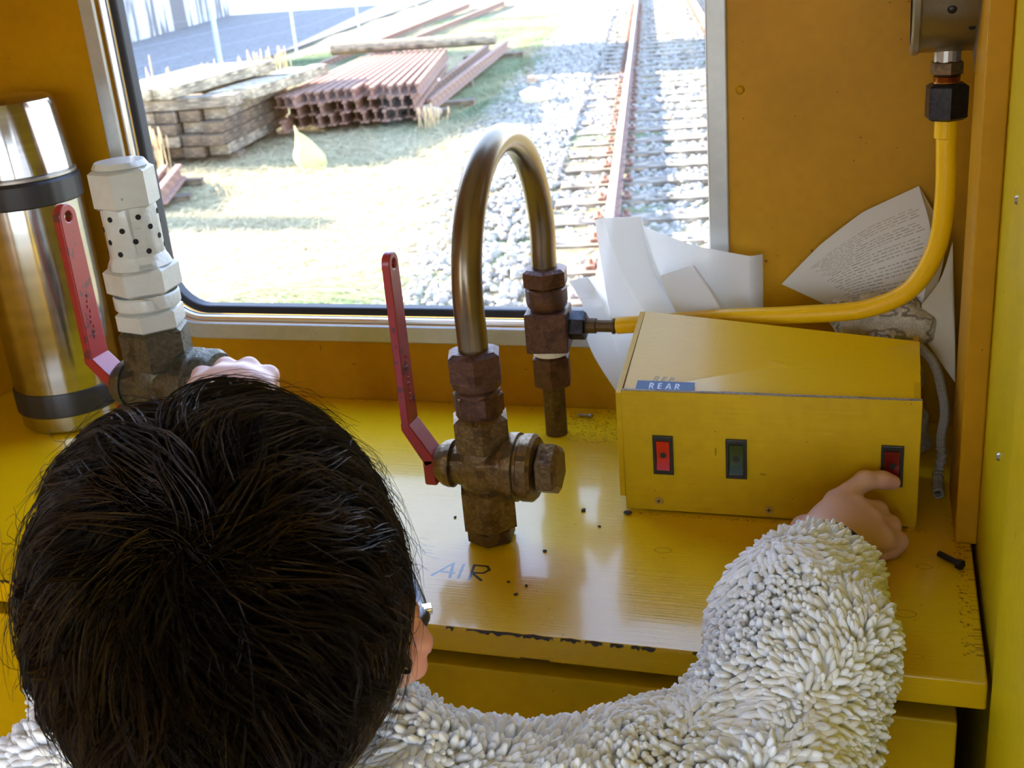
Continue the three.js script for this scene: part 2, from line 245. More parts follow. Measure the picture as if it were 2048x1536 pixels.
// ------------------------------------------------------------------ worktop and cabinet
const FRONT = -0.595;
{
  const W = 2048, H = 827, X = (x) => (x + 0.905) / 0.9675 * W, Y = (z, y = 0) => (1 - ((FRONT - z) + y + 0.02) / 0.3905) * H;
  const map = drawn(W, H, (c) => {
    c.fillStyle = 'rgb(224,181,4)'; c.fillRect(0, 0, W, H);
    for (let i = 0; i < 500; i++) { c.fillStyle = `rgba(${rnd() < 0.5 ? '230,204,20' : '204,166,2'},${rr(0.02, 0.06)})`; c.beginPath(); c.ellipse(rr(0, W), rr(0, H), rr(10, 80), rr(6, 40), rr(0, 3), 0, 7); c.fill(); }
    for (let i = 0; i < 420; i++) { c.fillStyle = `rgba(${rnd() < 0.6 ? '40,28,8' : '120,90,40'},${rr(0.15, 0.7)})`; c.beginPath(); c.ellipse(rr(0, W), rr(0, H), rr(0.5, 1.7), rr(0.4, 1.2), rr(0, 3), 0, 7); c.fill(); }
    for (let i = 0; i < 60; i++) { c.fillStyle = `rgba(230,220,180,${rr(0.2, 0.6)})`; c.beginPath(); c.ellipse(rr(0, W), Y(rr(-0.8, FRONT)), rr(1, 4), rr(0.5, 1.5), rr(-0.4, 0.4), 0, 7); c.fill(); }
    // dirt and rust crumbs round the feed pipe and along the back joint
    for (let i = 0; i < 1100; i++) { const a = rr(0, 6.283), q = Math.pow(rnd(), 0.6), x = -0.238 + Math.cos(a) * q * 0.055, z = -0.925 + Math.sin(a) * q * 0.036; c.fillStyle = `rgba(${rnd() < 0.6 ? '110,55,10' : '50,28,10'},${rr(0.1, 0.45)})`; c.beginPath(); c.ellipse(X(x), Y(z), rr(0.6, 3.5), rr(0.5, 2), rr(0, 3), 0, 7); c.fill(); }
    for (let i = 0; i < 700; i++) { c.fillStyle = `rgba(60,34,8,${rr(0.1, 0.5)})`; c.beginPath(); c.ellipse(X(rr(LEFT, RIGHT)), Y(WALL + Math.abs(rr(-1, 1) * rnd()) * 0.01), rr(0.6, 4), rr(0.4, 1.2), 0, 0, 7); c.fill(); }
    for (let i = 0; i < 260; i++) { c.fillStyle = `rgba(50,26,8,${rr(0.15, 0.6)})`; c.beginPath(); c.ellipse(X(rr(0.054, 0.0625) + rnd() * rnd() * 0.004), Y(rr(-0.83, -0.62)), rr(0.5, 2.2), rr(0.5, 2), 0, 0, 7); c.fill(); }
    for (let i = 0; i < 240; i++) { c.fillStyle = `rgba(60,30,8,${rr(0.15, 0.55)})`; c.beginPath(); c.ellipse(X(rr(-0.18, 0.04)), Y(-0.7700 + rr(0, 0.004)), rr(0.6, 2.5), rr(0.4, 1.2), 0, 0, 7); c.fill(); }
    // scuffed ring stains
    c.lineWidth = 1.4; for (const [x, z, r] of [[-0.142, -0.715, 0.006], [0.022, -0.66, 0.007], [0.035, -0.72, 0.005]]) { c.strokeStyle = 'rgba(110,80,20,0.5)'; c.beginPath(); c.ellipse(X(x), Y(z), r * 2111, r * 1300, 0, 0, 7); c.stroke(); }
    c.strokeStyle = 'rgba(70,60,30,0.55)'; c.lineWidth = 1.2; for (const [x, z] of [[-0.318, -0.70], [-0.315, -0.69], [-0.308, -0.684]]) { c.beginPath(); c.ellipse(X(x), Y(z), 22, 8, 0.4, 0.5, 4.4); c.stroke(); }
    // hand-lettered AIR
    c.strokeStyle = 'rgb(52,50,40)'; c.lineWidth = 4.2; c.lineCap = 'round'; c.lineJoin = 'round';
    const L = (pts) => { c.beginPath(); pts.forEach(([x, z], i) => (i ? c.lineTo(X(x), Y(z)) : c.moveTo(X(x), Y(z)))); c.stroke(); };
    L([[-0.2975, -0.6555], [-0.2875, -0.6735], [-0.2835, -0.6545]]); L([[-0.2935, -0.6615], [-0.2825, -0.6608]]);
    L([[-0.2795, -0.6730], [-0.2772, -0.6548]]);
    L([[-0.2690, -0.6545], [-0.2715, -0.6735], [-0.2615, -0.6735], [-0.2585, -0.6690], [-0.2615, -0.6640], [-0.2700, -0.6632], [-0.2600, -0.6545]]);
    // chipped front arris: bare dark wood with ragged outlines, pale worn primer
    c.fillStyle = 'rgba(196,160,96,0.75)'; for (let x = LEFT; x < RIGHT; x += 0.0015) c.fillRect(X(x), Y(FRONT) - 1.4 + rr(-0.6, 0.6), 4, rr(1.2, 2.6));
    for (const [x, w] of [[-0.262, 6], [-0.243, 16], [-0.232, 10], [-0.222, 22], [-0.205, 14], [-0.196, 9], [-0.180, 14], [-0.165, 12], [-0.150, 9], [-0.138, 6], [-0.130, 10], [-0.10, 5], [-0.62, 10], [-0.58, 12], [-0.05, 9]]) { c.fillStyle = 'rgb(54,44,38)'; c.beginPath(); c.moveTo(X(x) - w, Y(FRONT) - 1); for (let k = -3; k <= 3; k++) c.lineTo(X(x) + k * w / 3, Y(FRONT) + rr(1, 7)); c.lineTo(X(x) + w, Y(FRONT) - 1); c.lineTo(X(x), Y(FRONT) - rr(1, 4)); c.fill(); }
    c.fillStyle = 'rgb(90,66,20)'; c.fillRect(X(-0.215), Y(FRONT, -0.0175), 42, 4); c.fillRect(X(-0.093), Y(FRONT, -0.006), 10, 3);
  });
  const g = new RoundedBoxGeometry(0.067 - LEFT - 0.0006, 0.0195, FRONT - WALL, 3, 0.0018); g.translate((LEFT + 0.067) / 2, -0.00975, (FRONT + WALL) / 2);
  const p = g.attributes.position, uv = g.attributes.uv; for (let i = 0; i < p.count; i++) uv.setXY(i, (p.getX(i) - LEFT) / 0.9675, ((FRONT - p.getZ(i)) + p.getY(i) + 0.02) / 0.3905);
  single('worktop', g, phys({ map, roughness: 0.3, specularIntensity: 0.5, clearcoat: 0.5, clearcoatRoughness: 0.1, bumpMap: brushBump, bumpScale: 0.00018 }), 'glossy yellow painted worktop with chipped front edge under the cab window', 'worktop');
}
{
  const t = thing('cabinet', 'yellow painted cabinet front below the chipped worktop edge', 'cabinet', [-0.42, FLOOR, -0.61]);
  part('front_panel', box(LEFT + 0.004, 0.052, FLOOR + 0.002, -0.031, FRONT - 0.02, FRONT - 0.001, 0.0015), paintGloss, t);
}

// ------------------------------------------------------------------ vacuum flask
{
  const a = [-0.775, 0, -0.892], t = thing('vacuum_flask', 'brushed steel vacuum flask with black bands in the corner left of the window', 'flask', a), L = (p, s = 56) => lathe(p, s, a);
  part('body', L([[0, 0.001], [0.047, 0.001], [0.0505, 0.004], [0.0515, 0.02], [0.0515, 0.226], [0.0505, 0.232]]), steel, t);
  part('lower_band', L([[0.0516, 0.0185], [0.0532, 0.02], [0.0534, 0.04], [0.0526, 0.0425], [0.0516, 0.043]]), blackBand, t);
  part('upper_band', L([[0.0516, 0.2225], [0.0532, 0.224], [0.0532, 0.2435], [0.0515, 0.2455], [0.049, 0.246]]), blackBand, t);
  part('collar', L([[0.0495, 0.245], [0.0512, 0.247], [0.0512, 0.2492], [0.0495, 0.2505]]), greyMetal, t);
  part('cup_lid', L([[0.0498, 0.2505], [0.0505, 0.2515], [0.0502, 0.254], [0.0455, 0.309], [0.0435, 0.3155], [0.039, 0.319], [0.02, 0.3205], [0, 0.3208]]), steel, t);
}

// ------------------------------------------------------------------ lever handle of a ball valve
function handle(x, z, y0, y1, hub, w = 0.0095, th = 0.0062) { // upright plate at x, cranked in to the hub [x, y]
  const s = new THREE.Shape(); s.moveTo(-w, y0); s.lineTo(w, y0); s.lineTo(w * 0.88, y1); s.absarc(0, y1, w * 0.88, 0, Math.PI); s.lineTo(-w, y0);
  const h = new THREE.Path(); h.absarc(0, y1, w * 0.36, 0, 7, true); s.holes.push(h);
  const g = new THREE.ExtrudeGeometry(s, { depth: th - 0.002, bevelEnabled: true, bevelSize: 0.001, bevelThickness: 0.001, bevelOffset: -0.001, bevelSegments: 2, curveSegments: 16 });
  g.translate(0, 0, -(th - 0.002) / 2); g.rotateY(Math.PI / 2); g.translate(x, 0, z);
  const c = new THREE.Shape([[x - th / 2, y0 + 0.003], [x - th / 2, y0 - 0.001], [hub[0] - th * 0.2, hub[1] + 0.004], [hub[0] + th, hub[1] + 0.008], [x + th / 2, y0 + 0.002]].map(([p, q]) => new THREE.Vector2(p, q)));
  const k = new THREE.ExtrudeGeometry(c, { depth: 2 * w - 0.002, bevelEnabled: true, bevelSize: 0.0006, bevelThickness: 0.001, bevelSegments: 1 }); k.translate(0, 0, z - w + 0.001);
  const e = box(hub[0] - 0.004, hub[0] + 0.006, hub[1] - 0.012, hub[1] + 0.01, z - w, z + w, 0.002);
  const list = [g, k, e];
  for (let i = 0; i < 9; i++) list.push(box(x + th / 2 - 0.0002, x + th / 2 + 0.0006, lerp(y0, y1, 0.15) + i * 0.0042, lerp(y0, y1, 0.15) + i * 0.0042 + 0.0026, z - 0.0016 + 0.001 * (i % 2), z + 0.0022 - 0.001 * (i % 3)));
  const r = merge(list); boxUV(r); return r;
}
const at = (g, p) => { g.translate(...p); return g; };
function valveBody(a, yc, R, up, down) { // hexagon ends and a round barrel that crosses them along x
  return boxUV(merge([
    at(hex(R, yc + R * 0.62, up, 0.35, 0.003), [a[0], 0, a[2]]), at(hex(R, down, yc - R * 0.62, 0.35, 0.003), [a[0], 0, a[2]]),
    lathe([[R * 0.8, yc - R * 0.75], [R * 0.86, yc - R * 0.4], [R * 0.86, yc + R * 0.4], [R * 0.8, yc + R * 0.75]], 30, [a[0], 0, a[2]]),
    at(alongX(lathe([[0, -R * 1.3], [R * 0.62, -R * 1.3], [R * 0.66, -R * 1.0], [R * 0.78, -R * 0.5], [R * 0.92, 0], [R * 1.0, R * 0.6], [R * 1.06, R * 0.85], [R * 1.06, R * 1.0], [0, R * 1.0]], 34)), [a[0], yc, a[2]]),
  ]));
}
{ // centre valve, standing on the worktop
  const a = [-0.271, 0, -0.714], t = thing('ball_valve', 'brown bronze ball valve with red lever in the middle of the worktop', 'valve', a);
  part('base_nut', boxUV(at(hex(0.0185, 0, 0.0125, 0.1), [a[0], 0, a[2]])), oldBrass, t);
  part('body', valveBody(a, 0.0605, 0.0222, 0.1025, 0.0105), bronze, t);
  const cap = part('end_cap', boxUV(at(alongX(lathe([[0, 0.018], [0.0245, 0.018], [0.0252, 0.02], [0.0252, 0.0265], [0.0232, 0.0275], [0.0232, 0.0295], [0.0248, 0.0305], [0.0248, 0.0375], [0.0225, 0.04], [0, 0.041]], 40)), [a[0], 0.0605, a[2]])), bronze, t);
  part('plug', boxUV(at(alongX(hex(0.0195, 0.04, 0.0575, 0.5, 0.003)), [a[0], 0.0605, a[2]])), bronze, cap);
  part('stem_flange', boxUV(at(alongX(lathe([[0, -0.036], [0.0125, -0.036], [0.0165, -0.031], [0.0178, -0.027], [0.0178, -0.0235], [0.015, -0.022], [0, -0.022]], 32)), [a[0], 0.0605, a[2]])), bronze, t);
  part('lever', handle(-0.326, -0.713, 0.091, 0.2135, [-0.312, 0.058]), redPaint, t, 'red painted lever with chipped edges');
  part('reducer_nut', boxUV(merge([at(hex(0.0188, 0.1035, 0.1195, 0.6), [a[0], 0, a[2]]), lathe([[0.0165, 0.1015], [0.0172, 0.103], [0.0165, 0.1205], [0.0148, 0.1225], [0.0148, 0.1295]], 30, [a[0], 0, a[2]])])), rustNut, t);
  part('union_nut', boxUV(merge([at(hex(0.0206, 0.1275, 0.1505, 0.3, 0.0026), [a[0], 0, a[2]]), lathe([[0.0175, 0.1235], [0.0182, 0.125], [0.0182, 0.1295], [0.0175, 0.131]], 30, [a[0], 0, a[2]])])), rustNut, t);
}
{ // pipe bent over from the centre valve to the tee
  const R = 0.096, pts = [[-0.271, 0.138, -0.714], [-0.271, 0.165, -0.714]]; for (let i = 0; i <= 16; i++) { const f = Math.PI * i / 16; pts.push([-0.2713, 0.182 + Math.sin(f) * (R + 0.002), -0.81 + Math.cos(f) * R]); } pts.push([-0.272, 0.165, -0.906], [-0.272, 0.142, -0.906]);
  single('bent_pipe', (() => { const g = tube(pts, 0.0108, 120, 26); const uv = g.attributes.uv; for (let i = 0; i < uv.count; i++) uv.setXY(i, uv.getX(i) * 0.4, uv.getY(i) * 0.07); return g; })(), copperPipe, 'dull copper pipe bent in a tall arch between the brown valve and the rusty tee', 'pipe');
}
{
  const a = [-0.272, 0, -0.906], t = thing('tee_fitting', 'rusty square tee fitting on a brass stub pipe behind the arch', 'pipe fitting', a), A = [a[0], 0, a[2]];
  part('stub_pipe', boxUV(rod([a[0], 0, a[2]], [a[0], 0.055, a[2]], 0.0098, 24)), oldBrass, t);
  part('lower_nut', boxUV(at(hex(0.0178, 0.0466, 0.0765, 0.2, 0.0022), A)), rustNut, t);
  part('sealing_tape', at(lathe([[0.0125, 0.076], [0.0152, 0.0768], [0.0155, 0.0795], [0.0148, 0.0828], [0.0125, 0.0835]], 26), A), threadTape, t, 'white sealing tape');
  const b = new RoundedBoxGeometry(0.0365, 0.0355, 0.0365, 2, 0.0015); b.rotateY(0.12); b.translate(a[0], 0.1, a[2]); part('block', boxUV(b), rustNut, t);
  part('upper_nut', boxUV(merge([at(hex(0.0205, 0.1375, 0.1545, 0.15, 0.0024), A), lathe([[0.014, 0.117], [0.0172, 0.1215], [0.0182, 0.126], [0.0182, 0.1365], [0.017, 0.138]], 28, A)])), rustNut, t);
  const o = part('outlet_nut', boxUV(at(alongX(hex(0.0122, 0.0178, 0.034, 0.3, 0.0015)), [a[0], 0.1026, a[2]])), darkNut, t);
  part('hose_barb', at(alongX(lathe([[0.0066, 0.033], [0.0066, 0.042], [0.0052, 0.0425], [0.0052, 0.056], [0.0068, 0.0565], [0.0068, 0.0585], [0.0056, 0.059], [0.0056, 0.066]], 22)), [a[0], 0.1026, a[2]]), oldBrass, o);
}
single('air_hose', merge([
  tube([[0.0405, 0.2765, -0.87], [0.0418, 0.25, -0.87], [0.0425, 0.216, -0.87], [0.0385, 0.179, -0.872], [0.022, 0.147, -0.876], [-0.0065, 0.1305, -0.88], [-0.058, 0.1225, -0.885], [-0.117, 0.1165, -0.8925], [-0.18, 0.1075, -0.9015], [-0.211, 0.1032, -0.9055]], 0.0071, 140, 18),
  at(lathe([[0.0072, 0.2605], [0.0079, 0.261], [0.0079, 0.2765], [0.0072, 0.277]], 20), [0.0407, 0, -0.87]),
]), yellowHose, 'yellow rubber hose running from the gauge down behind the switch box', 'hose');
{ // pressure gauge on the right wall, seen from its side
  const c = [0, 0.3705, -0.87], t = thing('pressure_gauge', 'steel cased pressure gauge hanging on the right wall above the yellow hose', 'gauge', [0.04, 0.29, -0.87]), P = (p, s = 48) => at(alongX(lathe(p, s)), c);
  part('case', boxUV(P([[0, 0.0185], [0.0495, 0.0185], [0.0505, 0.02], [0.0505, 0.0545], [0, 0.0545]]), 6), phys({ color: lin(0.34, 0.27, 0.15), metalness: 0.9, roughness: 0.34, map: mottle }), t);
  part('bezel', P([[0.046, 0.0145], [0.0512, 0.0145], [0.0522, 0.0158], [0.0522, 0.0192], [0.0505, 0.0205]]), greyMetal, t, 'bright steel bezel ring');
  part('dial', P([[0, 0.0165], [0.0465, 0.0165]]), std({ color: lin(0.75, 0.75, 0.7), roughness: 0.4 }), t);
  part('flange', P([[0.0505, 0.0545], [0.066, 0.0575], [0.0672, 0.0585], [0.0672, 0.0695], [0.0505, 0.0695]]), greyMetal, t);
  for (const [x, z] of [[0.0385, -0.825], [0.0515, -0.833]]) { const s = new THREE.SphereGeometry(0.0032, 14, 10); s.scale(1, 1, 0.6); const y = 0.3705 - Math.sqrt(Math.max(0, 0.0505 ** 2 - (z + 0.87) ** 2)); s.translate(x, y + 0.004, z + 0.0012); part('case_screw', s, darkNut, t); }
  part('stem', at(lathe([[0, 0.322], [0.009, 0.322], [0.009, 0.312], [0, 0.312]], 20), [0.0392, 0, -0.87]), greyMetal, t);
  part('stem_nut', boxUV(at(hex(0.0112, 0.3035, 0.3145, 0.2), [0.0392, 0, -0.87])), oldBrass, t);
  part('thread', at(lathe([[0.008, 0.304], [0.0093, 0.3032], [0.0084, 0.3022], [0.0093, 0.3012], [0.0084, 0.3002], [0.0093, 0.2992], [0.0084, 0.2982], [0.008, 0.297]], 22, [0, 0, 0], 1.2), [0.0395, 0, -0.87]), brightBrass, t, 'bright brass thread');
  part('hose_nut', boxUV(at(hex(0.015, 0.2735, 0.2985, 0.15, 0.002), [0.0402, 0, -0.87])), darkNut, t);
}
{ // valve with white relief fitting, left
  const a = [-0.538, 0, -0.724], A = [a[0], 0, a[2]], t = thing('relief_valve', 'dark ball valve with red lever carrying a white perforated silencer', 'valve', a);
  part('riser_pipe', boxUV(rod([a[0], 0, a[2]], [a[0], 0.06, a[2]], 0.017, 24)), oldBrass, t);
  part('body', valveBody(a, 0.11, 0.0275, 0.1605, 0.052), greenBronze, t);
  const cap = part('end_cap', boxUV(at(alongX(lathe([[0, 0.022], [0.03, 0.022], [0.0308, 0.025], [0.0308, 0.032], [0.0285, 0.034], [0.0285, 0.036], [0.03, 0.038], [0.03, 0.046], [0.027, 0.05], [0, 0.051]], 40)), [a[0], 0.11, a[2]])), greenBronze, t);
  part('plug', boxUV(at(alongX(hex(0.02, 0.05, 0.066, 0.5, 0.003)), [a[0], 0.11, a[2]])), greenBronze, cap);
  part('lever', handle(-0.6, -0.728, 0.13, 0.246, [-0.58, 0.099], 0.0112, 0.007), redPaint, t, 'bright red lever standing upright');
  part('stem_boss', boxUV(at(alongX(lathe([[0, -0.043], [0.014, -0.043], [0.019, -0.037], [0.02, -0.03], [0, -0.03]], 28)), [a[0], 0.11, a[2]])), greenBronze, t);
  part('lower_white_nut', boxUV(merge([at(hex(0.0262, 0.1585, 0.1765, 0.3, 0.003), A), lathe([[0.0235, 0.1765], [0.025, 0.178], [0.025, 0.1865], [0.024, 0.188]], 32, A)])), whitePaint, t);
  part('union_hexagon', boxUV(merge([at(hex(0.0282, 0.1875, 0.2105, 0.1, 0.0035), A), lathe([[0.024, 0.2095], [0.0225, 0.2135], [0.0208, 0.2165], [0.0205, 0.219]], 32, A)])), whitePaint, t);
  const tubeH = part('silencer_tube', boxUV(at(lathe([[0.0196, 0.215], [0.0205, 0.217], [0.0205, 0.252], [0.0196, 0.258]], 40), A)), whitePaint, t);
  const holes = [];
  for (let j = 0; j < 4; j++) for (let i = 0; i < 6; i++) { const f = (i + 0.5 * (j % 2) + 0.12 * j) / 6 * 2 * Math.PI, g = new THREE.CylinderGeometry(0.0021, 0.0021, 0.0026, 14); g.rotateX(Math.PI / 2); g.translate(0, 0, 0.0196); g.rotateY(f); g.translate(a[0], 0.2225 + j * 0.0088, a[2]); part('vent_hole', g, holeBlack, tubeH); }
  part('cap_nut', boxUV(merge([at(hex(0.0242, 0.2525, 0.2855, 0.25, 0.004), A), lathe([[0.0205, 0.2845], [0.018, 0.2885], [0, 0.2895]], 24, A)])), whitePaint, t);
}

// ------------------------------------------------------------------ switch box
{
  const t = thing('switch_box', 'yellow wooden switch box with three rocker switches on the worktop', 'switch box', [-0.075, 0, -0.815]);
  const zf = -0.7715, x0 = -0.1795, x1 = 0.0298, BL = [x0, 0.128, -0.8715], BR = [x1, 0.1115, -0.8585], FL = [x0, 0.0968, zf - 0.003], FR = [x1, 0.0968, zf - 0.003];
  const boardPaint = phys({ color: lin(0.78, 0.49, 0.003), map: mottle, bumpMap: brushBump, bumpScale: 0.00025, roughness: 0.42, specularIntensity: 0.4, clearcoat: 0.08, clearcoatRoughness: 0.25 });
  const prism = (q, d) => { // four corners of the upper face, thickness d downward
    const lo = q.map(([x, y, z]) => [x, y - d, z]), F = [[q[0], q[1], q[2], q[3]], [lo[3], lo[2], lo[1], lo[0]], ...[0, 1, 2, 3].map((i) => [q[(i + 1) % 4], q[i], lo[i], lo[(i + 1) % 4]])], pos = [], uv = [];
    for (const f of F) for (const k of [0, 1, 2, 0, 2, 3]) { pos.push(...f[k]); uv.push((f[k][0] - x0) / (x1 - x0), (-f[k][2] + zf) / 0.105); }
    const g = new THREE.BufferGeometry(); g.setAttribute('position', new THREE.Float32BufferAttribute(pos, 3)); g.setAttribute('uv', new THREE.Float32BufferAttribute(uv, 2)); g.computeVertexNormals(); return g;
  };
  const topMap = drawn(1024, 512, (c, w, h) => {
    c.fillStyle = 'rgb(225,183,6)'; c.fillRect(0, 0, w, h);
    for (let i = 0; i < 420; i++) { c.fillStyle = `rgba(${rnd() < 0.5 ? '170,140,4' : '232,210,40'},${rr(0.08, 0.3)})`; c.fillRect(rr(-40, w), rr(0, h), rr(8, 70), rr(0.6, 1.6)); }
    for (let i = 0; i < 90; i++) { c.fillStyle = `rgba(70,55,10,${rr(0.2, 0.6)})`; c.fillRect(rr(0, w), rr(0, h), rr(1, 6), rr(0.8, 1.6)); }
    c.strokeStyle = 'rgba(90,72,20,0.65)'; c.lineWidth = 2.2; c.font = 'italic 34px sans-serif'; c.strokeText('R E P', 96, h - 92);
  });
  part('lid', prism([FL, FR, BR, BL], 0.006), phys({ map: topMap, roughness: 0.36, specularIntensity: 0.6, clearcoat: 0.2, clearcoatRoughness: 0.14, bumpMap: brushBump, bumpScale: 0.0001 }), t);
  const front = part('front_panel', box(x0 - 0.001, x1 + 0.001, 0.0015, 0.0995, zf - 0.003, zf, 0.0007), boardPaint, t);
  part('worn_edge', box(x0 - 0.0005, x1 + 0.0008, 0.0988, 0.1, zf - 0.0031, zf - 0.0004), std({ color: lin(0.5, 0.42, 0.3), roughness: 0.8, map: wornMap }), front, 'bare worn top edge of the front board');
  const side = (x, d, y0, lean) => { const s = new THREE.Shape([[zf - 0.0005, y0], [zf - 0.0005, 0.0975], [BL[2], (d < 0 ? BL : BR)[1] - 0.0005], [BL[2] + (d < 0 ? 0 : 0.012), y0]].map(([z, y]) => new THREE.Vector2(-z, y))); const g = new THREE.ExtrudeGeometry(s, { depth: 0.004, bevelEnabled: false }); g.rotateY(Math.PI / 2); const p = g.attributes.position; for (let i = 0; i < p.count; i++) p.setXYZ(i, p.getX(i) + x + lean * (0.0985 - p.getY(i)), p.getY(i), p.getZ(i)); return boxUV(toCreasedNormals(g, 0.3)); };
  part('side_panel', side(x0 - 0.0047, -1, 0.012, -0.006), boardPaint, t);
  part('side_panel', side(x1 - 0.0045, 1, 0, 0), boardPaint, t);
  part('back_panel', box(x0, x1 - 0.005, 0, 0.105, -0.856, -0.853), boardPaint, t);
  const plastic = std({ color: lin(0.016, 0.015, 0.013), roughness: 0.35 });
  const lensOf = (r, g, b) => phys({ color: lin(r, g, b), roughness: 0.22, clearcoat: 0.6, clearcoatRoughness: 0.1 });
  for (const [x, y, c] of [[-0.15, 0.0489, lensOf(0.55, 0.008, 0.006)], [-0.096, 0.0487, lensOf(0.01, 0.04, 0.01)], [0.0124, 0.0496, lensOf(0.16, 0.002, 0.004)]]) {
    const s = new THREE.Shape(); s.moveTo(x - 0.0076, y - 0.0157); s.lineTo(x + 0.0076, y - 0.0157); s.lineTo(x + 0.0076, y + 0.0157); s.lineTo(x - 0.0076, y + 0.0157); s.closePath();
    s.holes.push(roundRect(x - 0.0051, x + 0.0051, y - 0.0118, y + 0.0118, 0.0006, THREE.Path));
    const b = part('switch_bezel', slab(s, zf - 0.001, zf + 0.0024, 0.0005), plastic, t);
    const w = new THREE.Shape([[zf - 0.001, y - 0.0116], [zf + 0.0032, y - 0.0116], [zf + 0.0012, y - 0.001], [zf + 0.0012, y + 0.001], [zf + 0.0024, y + 0.0116], [zf - 0.001, y + 0.0116]].map(([z, q]) => new THREE.Vector2(-z, q)));
    const r = new THREE.ExtrudeGeometry(w, { depth: 0.0098, bevelEnabled: false }); r.rotateY(Math.PI / 2); r.translate(x - 0.0049, 0, 0); part('rocker', toCreasedNormals(r, 0.3), c, b);
    const d = new THREE.CylinderGeometry(0.0023, 0.0023, 0.0012, 18); d.rotateX(Math.PI / 2); d.translate(x, y, zf + 0.0013); part('centre_mark', d, plastic, b);
  }
  for (const [x, y] of [[-0.1548, 0.0098], [-0.0727, 0.008]]) {
    const g = lathe([[0, 0.0008], [0.0012, 0.0007], [0.0032, 0.0006], [0.0036, 0]], 20); g.rotateX(Math.PI / 2); g.translate(x, y, zf);
    const s = part('screw', g, phys({ color: lin(0.5, 0.34, 0.06), roughness: 0.4, metalness: 0.4 }), t);
    part('slot', merge([box(x - 0.0017, x + 0.0017, y - 0.0003, y + 0.0003, zf + 0.0004, zf + 0.0009), box(x - 0.0003, x + 0.0003, y - 0.0017, y + 0.0017, zf + 0.0004, zf + 0.0009)]), holeBlack, s);
  }
  const tape = (u0, u1, text, zd) => { // embossed tape lying on the lid just behind the front board
    const z0 = zf - 0.0032, z1 = zf - zd, Y = (x, z) => { const k = (x - x0) / (x1 - x0), sl = lerp((BL[1] - FL[1]) / (FL[2] - BL[2]), (BR[1] - FR[1]) / (FR[2] - BR[2]), k); return 0.0968 + sl * (FL[2] - z) + 0.0004; };
    const g = new THREE.BufferGeometry(), q = [[u0, z0], [u1, z0], [u1, z1], [u0, z1]].map(([x, z]) => [x, Y(x, z), z]);
    g.setAttribute('position', new THREE.Float32BufferAttribute([0, 1, 2, 0, 2, 3].flatMap((i) => q[i]), 3)); g.setAttribute('uv', new THREE.Float32BufferAttribute([0, 0, 1, 0, 1, 1, 0, 0, 1, 1, 0, 1], 2)); g.computeVertexNormals();
    const map = drawn(256, 64, (c, w, h) => { c.fillStyle = 'rgb(22,34,66)'; c.fillRect(0, 0, w, h); c.fillStyle = 'rgb(205,210,220)'; c.font = 'bold 42px sans-serif'; c.textBaseline = 'middle'; [...text].forEach((l, i) => c.fillText(l, 54 + i * 38, 26)); });
    part('label_tape', g, std({ map, roughness: 0.35 }), t, 'dark blue embossed label tape');
  };
  tape(-0.1705, -0.1275, 'REAR', 0.0165); tape(-0.108, -0.07, '', 0.0075);
}

// ------------------------------------------------------------------ papers, rag and rope behind the box
const paperMat = phys({ color: lin(0.9, 0.9, 0.88), roughness: 0.7, transmission: 0.45, thickness: 0, side: THREE.DoubleSide });
{
  const t = thing('paper_sheet', 'crumpled pleated white paper tucked behind the yellow switch box', 'paper', [-0.18, 0.02, -0.93]);
  part('pleated_fold', sheet([[[-0.2303, 0.1902, -0.925], [-0.2257, 0.1524, -0.92], [-0.22, 0.1033, -0.92]], [[-0.2193, 0.1968, -0.905], [-0.2065, 0.1525, -0.905], [-0.1851, 0.109, -0.905]], [[-0.192, 0.1916, -0.93], [-0.1843, 0.1489, -0.925], [-0.1594, 0.1043, -0.92]], [[-0.1943, 0.1789, -0.948], [-0.1815, 0.1386, -0.945], [-0.1572, 0.0976, -0.94]], [[-0.1512, 0.1642, -0.94], [-0.1496, 0.1342, -0.938], [-0.1457, 0.0995, -0.935]], [[-0.1043, 0.1561, -0.935], [-0.1045, 0.131, -0.935], [-0.1032, 0.1012, -0.932]], [[-0.0944, 0.1535, -0.95], [-0.0941, 0.1265, -0.95], [-0.0942, 0.0953, -0.95]]], 0.0004, 60, 18), paperMat, t);
  part('front_fold', sheet([[[-0.1768, 0.143, -0.92], [-0.1692, 0.128, -0.915], [-0.1577, 0.1056, -0.91]], [[-0.1459, 0.1578, -0.902], [-0.1335, 0.1395, -0.9], [-0.119, 0.1097, -0.905]], [[-0.1472, 0.148, -0.93], [-0.1335, 0.1286, -0.928], [-0.1148, 0.1012, -0.925]]], 0.0004, 24, 12), paperMat, t);
  part('lower_fold', sheet([[[-0.2593, 0.1335, -0.935], [-0.2477, 0.1126, -0.932], [-0.2436, 0.0761, -0.93], [-0.218, 0.0268, -0.93]], [[-0.2386, 0.1424, -0.918], [-0.2255, 0.1184, -0.918], [-0.2172, 0.0811, -0.92], [-0.2058, 0.0315, -0.92]], [[-0.235, 0.1346, -0.94], [-0.2149, 0.1121, -0.94], [-0.1943, 0.0755, -0.935], [-0.1874, 0.026, -0.935]]], 0.0004, 24, 20), paperMat, t);
}
